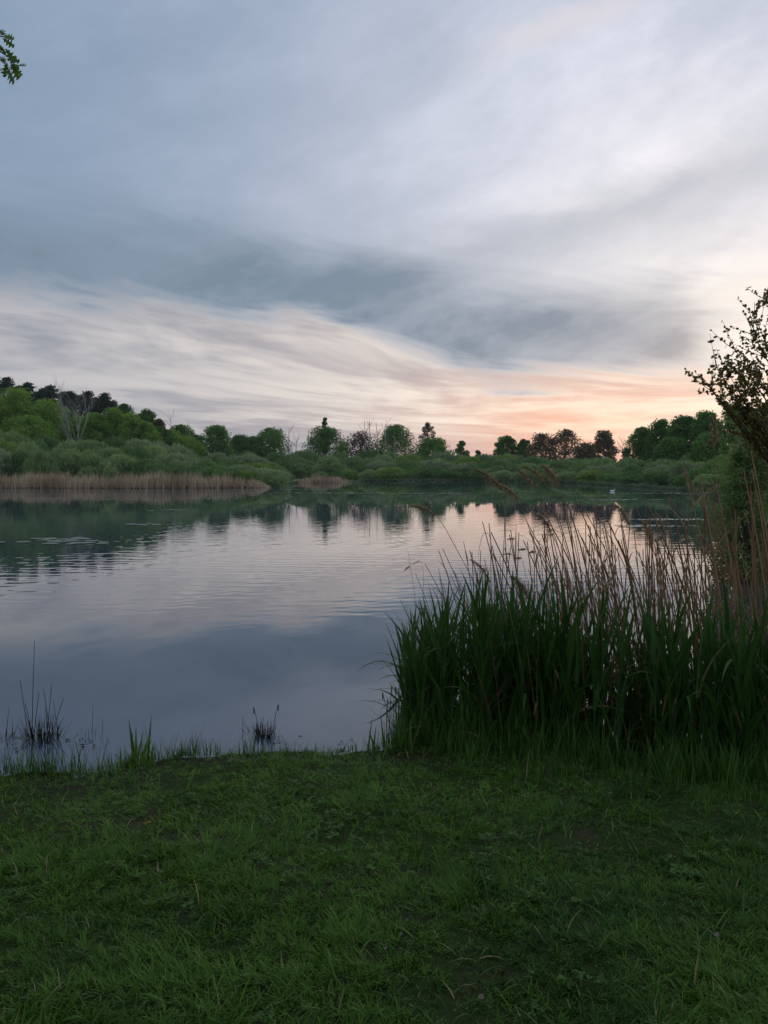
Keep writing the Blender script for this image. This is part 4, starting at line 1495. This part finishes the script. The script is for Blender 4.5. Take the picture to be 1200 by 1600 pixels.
rng = np.random.default_rng(30)
AX, AY = 4.75, 8.1
az0 = gz(AX, AY)
o = thing('alder_tree', 'small-leaved young tree reaching in over the old reeds, dark against the glow', 'tree', (AX, AY, az0 - 0.1))
org = np.array([AX, AY, az0 - 0.1])
tr, tw, lf = MB(), MB(), MB()
trunk = bez((0, 0, 0), (-0.05, 0.05, 2.2), (0.05, 0, 4.9), 10)
add_tube(tr, trunk, np.linspace(0.075, 0.018, 10), 8)
limbs = [(1113, 612, 7.9, 1), (1132, 602, 8.1, 2), (1150, 612, 8.0, 2), (1160, 586, 7.8, 2), (1098, 590, 8.0, 1), (1150, 548, 8.0, 1), (1178, 492, 8.1, 1), (1197, 475, 8.0, 1), (1108, 604, 7.8, 1), (1125, 622, 8.2, 1), (1142, 590, 7.9, 2), (1170, 565, 8.3, 2), (1165, 620, 7.7, 1),
         (1190, 590, 8.0, 2), (1205, 545, 7.9, 2), (1120, 575, 8.1, 1), (1260, 490, 8.1, 2), (1250, 560, 8.4, 2), (1290, 450, 8.0, 2),
         (1330, 500, 8.3, 2), (1310, 430, 8.2, 2), (1150, 640, 8.1, 1), (1135, 560, 7.9, 1), (1182, 530, 8.2, 2), (1199, 470, 8.1, 1)]
for (px, py, D, dens) in limbs:
    e = at(px, py, D) - org
    j = int(np.clip((e[2] - 1.0) / 4.9 * 9, 2, 8))
    s = trunk[j]
    pts = bez(s, (s + e) / 2 + np.array([0.0, 0, -0.12]) + rng.normal(size=3) * 0.06, e, 9)
    add_tube(tw, pts, np.linspace(0.016, 0.003, 9), 4)
    leafy(tw, lf, pts[5:], rng, 5 + 2 * dens, 0.040)
    for k in range(7 + 5 * dens):
        jj = int(rng.integers(3, 9))
        d = (e - s) / np.linalg.norm(e - s) + rng.normal(size=3) * 0.65 + np.array([0, 0, 0.1])
        d /= np.linalg.norm(d)
        Lb = rng.uniform(0.12, 0.34)
        b = bez(pts[jj], pts[jj] + d * Lb * 0.5, pts[jj] + d * Lb + np.array([0, 0, 0.05]), 4)
        add_tube(tw, b, np.linspace(0.005, 0.0015, 4), 3)
        leafy(tw, lf, b, rng, 5, 0.042)
e = at(1078, 596, 7.9) - org                       # the long bare-ended twig
s = at(1150, 602, 7.9) - org
b = bez(s, (s + e) / 2 + np.array([0, 0, -0.02]), e, 6)
add_tube(tw, b, np.linspace(0.006, 0.002, 6), 4)
leafy(tw, lf, b[2:], rng, 5, 0.045)
e = at(1179, 472, 8.0) - org
s = at(1176, 540, 8.0) - org
b = bez(s, (s + e) / 2, e, 6)
add_tube(tw, b, np.linspace(0.006, 0.002, 6), 4)
leafy(tw, lf, b[:5], rng, 3, 0.040)
link('trunk', tr.mesh('trunk', M['twig']), o)
link('branch', tw.mesh('branch', M['twig']), o)
link('crown', lf.mesh('crown', M['near_leaf']), o)

# leafy willows on the bank under the alder
for lab, px, top, D, wpx in (('leafy green willow directly beneath the small-leaved young tree', 1188, 636, 15.0, 170),
                             ('lower green willow spreading toward the water in front of the leafy one', 1168, 686, 14.0, 110),
                             ('green willow at the picture edge behind the old reeds', 1262, 660, 11.5, 120)):
    s_ = tree('willow_shrub', lab, px, top, D, wpx, 'willow_shore', None, leaf=0.040, nlobe=52, dens=190, base=0.02)
    s_['category'] = 'shrub'


# ------------------------------------------------------------------ oak whose twig hangs in at the corner
rng = np.random.default_rng(32)
OX, OY = -5.6, 2.6
o = thing('oak_tree', 'oak twig with lobed green leaves hanging in at the upper corner', 'tree', (OX, OY, gz(OX, OY) - 0.1))
org = np.array(o.location)
tr = MB()
tk = bez((0, 0, 0), (0.1, 0, 3.0), (0.0, 0.1, 7.5), 10)
add_tube(tr, tk, np.linspace(0.34, 0.12, 10), 10)
tip = at(22, 92, 5.0) - org
lim = bez(tk[6], tk[6] + np.array([1.4, 1.0, 0.75]), tip + np.array([-0.35, 0, 0.30]), 10)
add_tube(tr, lim, np.linspace(0.11, 0.012, 10), 7)
cr = MB()
for i in range(230):  # unseen crown, spread over and behind the viewpoint to shade the near turf
    a = rng.random() * 6.28
    q = math.sqrt(rng.random())
    c = np.array([3.4 + 5.6 * math.cos(a) * q, -4.4 + 3.0 * math.sin(a) * q, 4.9 + 2.8 * rng.random()])
    add_tube(tr, bez(tk[7], (tk[7] + c) / 2, c, 4), [0.05, 0.03, 0.02, 0.008], 4)
    n = 130
    C = c + unit(n, rng) * (0.85 * rng.random(n) ** 0.5)[:, None]
    add_leaves(cr, C, 0.075, 0.045, rng)
link('trunk', tr.mesh('trunk', M['bark']), o)
link('crown', cr.mesh('crown', M['oak_leaf']), o)


def oak_leaf_mesh(L, seed):
    r = np.random.default_rng(seed)
    n = 19
    V, W2 = [], []
    for i in range(n):
        t = i / (n - 1)
        env = math.sin(PI * min(1, t * 0.92 + 0.03)) ** 0.8 * (0.55 + 0.5 * t)
        lob = 0.62 + 0.38 * math.cos(t * 2 * PI * 4.2 + 0.5 + r.random() * 0.3)
        W2.append(L * 0.36 * env * lob + 0.001)
    mb = MB()
    for i in range(n):
        t = i / (n - 1)
        z = -0.10 * L * (t - 0.3) ** 2
        V += [(L * t, -W2[i], z + W2[i] * 0.25), (L * t, 0, z), (L * t, W2[i], z + W2[i] * 0.25)]
    F = []
    for i in range(n - 1):
        for j in range(2):
            a = i * 3 + j
            F.append([a, a + 1, a + 4, a + 3])
    mb.add(V, F, r.random())
    return mb.mesh('leaf', M['oak_leaf'])


OAK = [oak_leaf_mesh(0.085, 40 + i) for i in range(4)]
twig = MB()
for (a, b) in (((-40, 50), (16, 60)), ((-40, 60), (22, 95)), ((-30, 60), (12, 105)), ((-60, 80), (6, 95))):
    s = at(a[0], a[1], 5.0) - org; e = at(b[0], b[1], 5.0) - org
    add_tube(twig, bez(s, (s + e) / 2 + np.array([0, 0.05, 0.03]), e, 6), np.linspace(0.008, 0.002, 6), 5)
link('twig', twig.mesh('twig', M['twig']), o)
# (px, py) of leaf base, px,py of leaf tip
for i, (a, b, c, d) in enumerate(((4, 60, 22, 73), (-6, 46, 6, 54), (6, 56, 21, 61), (2, 72, 8, 86), (9, 76, 23, 98), (17, 98, 30, 124), (22, 104, 39, 102), (20, 104, 34, 118), (11, 98, 7, 120), (11, 106, 21, 128),
                                  (0, 94, 10, 95), (-10, 100, 2, 110), (-12, 70, 4, 78), (-20, 50, -6, 66), (-24, 90, -8, 104), (-30, 60, -18, 84), (18, 100, 26, 110), (10, 92, 30, 96))):
    s = at(a, b, 5.0 + 0.04 * math.sin(i * 2.1)); e = at(c, d, 5.0 + 0.06 * math.cos(i * 1.7))
    v = Vector(e - s)
    q = v.to_track_quat('X', 'Z').to_euler()
    k = v.length / 0.085
    l = link('leaf', OAK[i % 4], o, tuple(s - org), (0, 0, 0), (k, k * 1.15, k))
    l.rotation_euler = (v.to_track_quat('X', 'Z').to_matrix() @ Matrix.Rotation(R((-70, 40, 75, -35, 100)[i % 5]), 3, 'X')).to_euler()


# ------------------------------------------------------------------ small things lying in the turf
def fallen(label, px, py, size, mat, yaw, tilt):
    p = ground_at(px, py)
    o = thing('fallen_leaf', label, 'leaf', (p[0], p[1], p[2] + 0.035), yaw)
    mb = MB()
    t = np.linspace(0, 1, 6)
    w_ = size * 0.36 * np.sin(PI * np.clip(t, 0.03, 0.98)) ** 0.7
    V = []
    for i in range(6):
        V += [((t[i] - 0.5) * size, -w_[i], 0.004 + w_[i] * 0.4), ((t[i] - 0.5) * size, 0, 0.0), ((t[i] - 0.5) * size, w_[i], 0.004 + w_[i] * 0.2)]
    F = [[i * 3 + j, i * 3 + j + 1, i * 3 + j + 4, i * 3 + j + 3] for i in range(5) for j in range(2)]
    mb.add(V, F, 0.5)
    link('blade', mb.mesh('blade', mat), o, rot=(tilt, 0.15, 0))


fallen('small yellow fallen leaf lying in the grass', 232, 1296, 0.030, M['yellow_leaf'], 0.6, -0.5)
for lab, px, py, sz, mk, yw in (
        ('pale faded leaf in the grass, nearest of the pair by the bottom edge', 637, 1505, 0.024, 'grey_leaf', 0.3),
        ('pale faded leaf just behind the nearest one of the pair', 604, 1497, 0.024, 'grey_leaf', 1.2),
        ('faded leaf behind the pair of pale leaves', 627, 1474, 0.020, 'grey_leaf', 2.2),
        ('pale faded leaf alone in the middle of the grass', 460, 1491, 0.022, 'grey_leaf', 0.9),
        ('tiny pale leaf at the far side of the yellow leaf', 560, 1290, 0.018, 'grey_leaf', 0.1),
        ('pale leaf in the grass below the darkest reeds', 984, 1292, 0.026, 'grey_leaf', 0.5),
        ('pale leaf lying nearest the picture edge below the reeds', 1120, 1476, 0.026, 'grey_leaf', 1.9),
        ('whitish leaf by the bottom edge, under the reeds', 752, 1575, 0.024, 'grey_leaf', 2.7)):
    fallen(lab, px, py, sz, M[mk], yw, -0.4)


# ------------------------------------------------------------------ evening air
m_ = bpy.data.materials.new('evening_haze')
m_.use_nodes = True
m_.node_tree.nodes.clear()
nt_ = NT(m_.node_tree)
v_ = nt_.n.new('ShaderNodeVolumePrincipled')
v_.inputs['Color'].default_value = (0.80, 0.86, 0.92, 1)
v_.inputs['Density'].default_value = 0.00022
o_ = nt_.n.new('ShaderNodeOutputMaterial')
nt_.l.new(v_.outputs[0], o_.inputs['Volume'])
hx, hy0, hy1, hz0, hz1 = 1150.0, -1150.0, 1150.0, -3.5, 32.0
V = [(x, y, z) for z in (hz0, hz1) for y in (hy0, hy1) for x in (-hx, hx)]
F = [[0, 2, 3, 1], [4, 5, 7, 6], [0, 1, 5, 4], [2, 6, 7, 3], [0, 4, 6, 2], [1, 3, 7, 5]]
o = link('haze', MB().add(V, F).mesh('haze', m_))
o['kind'] = 'stuff'
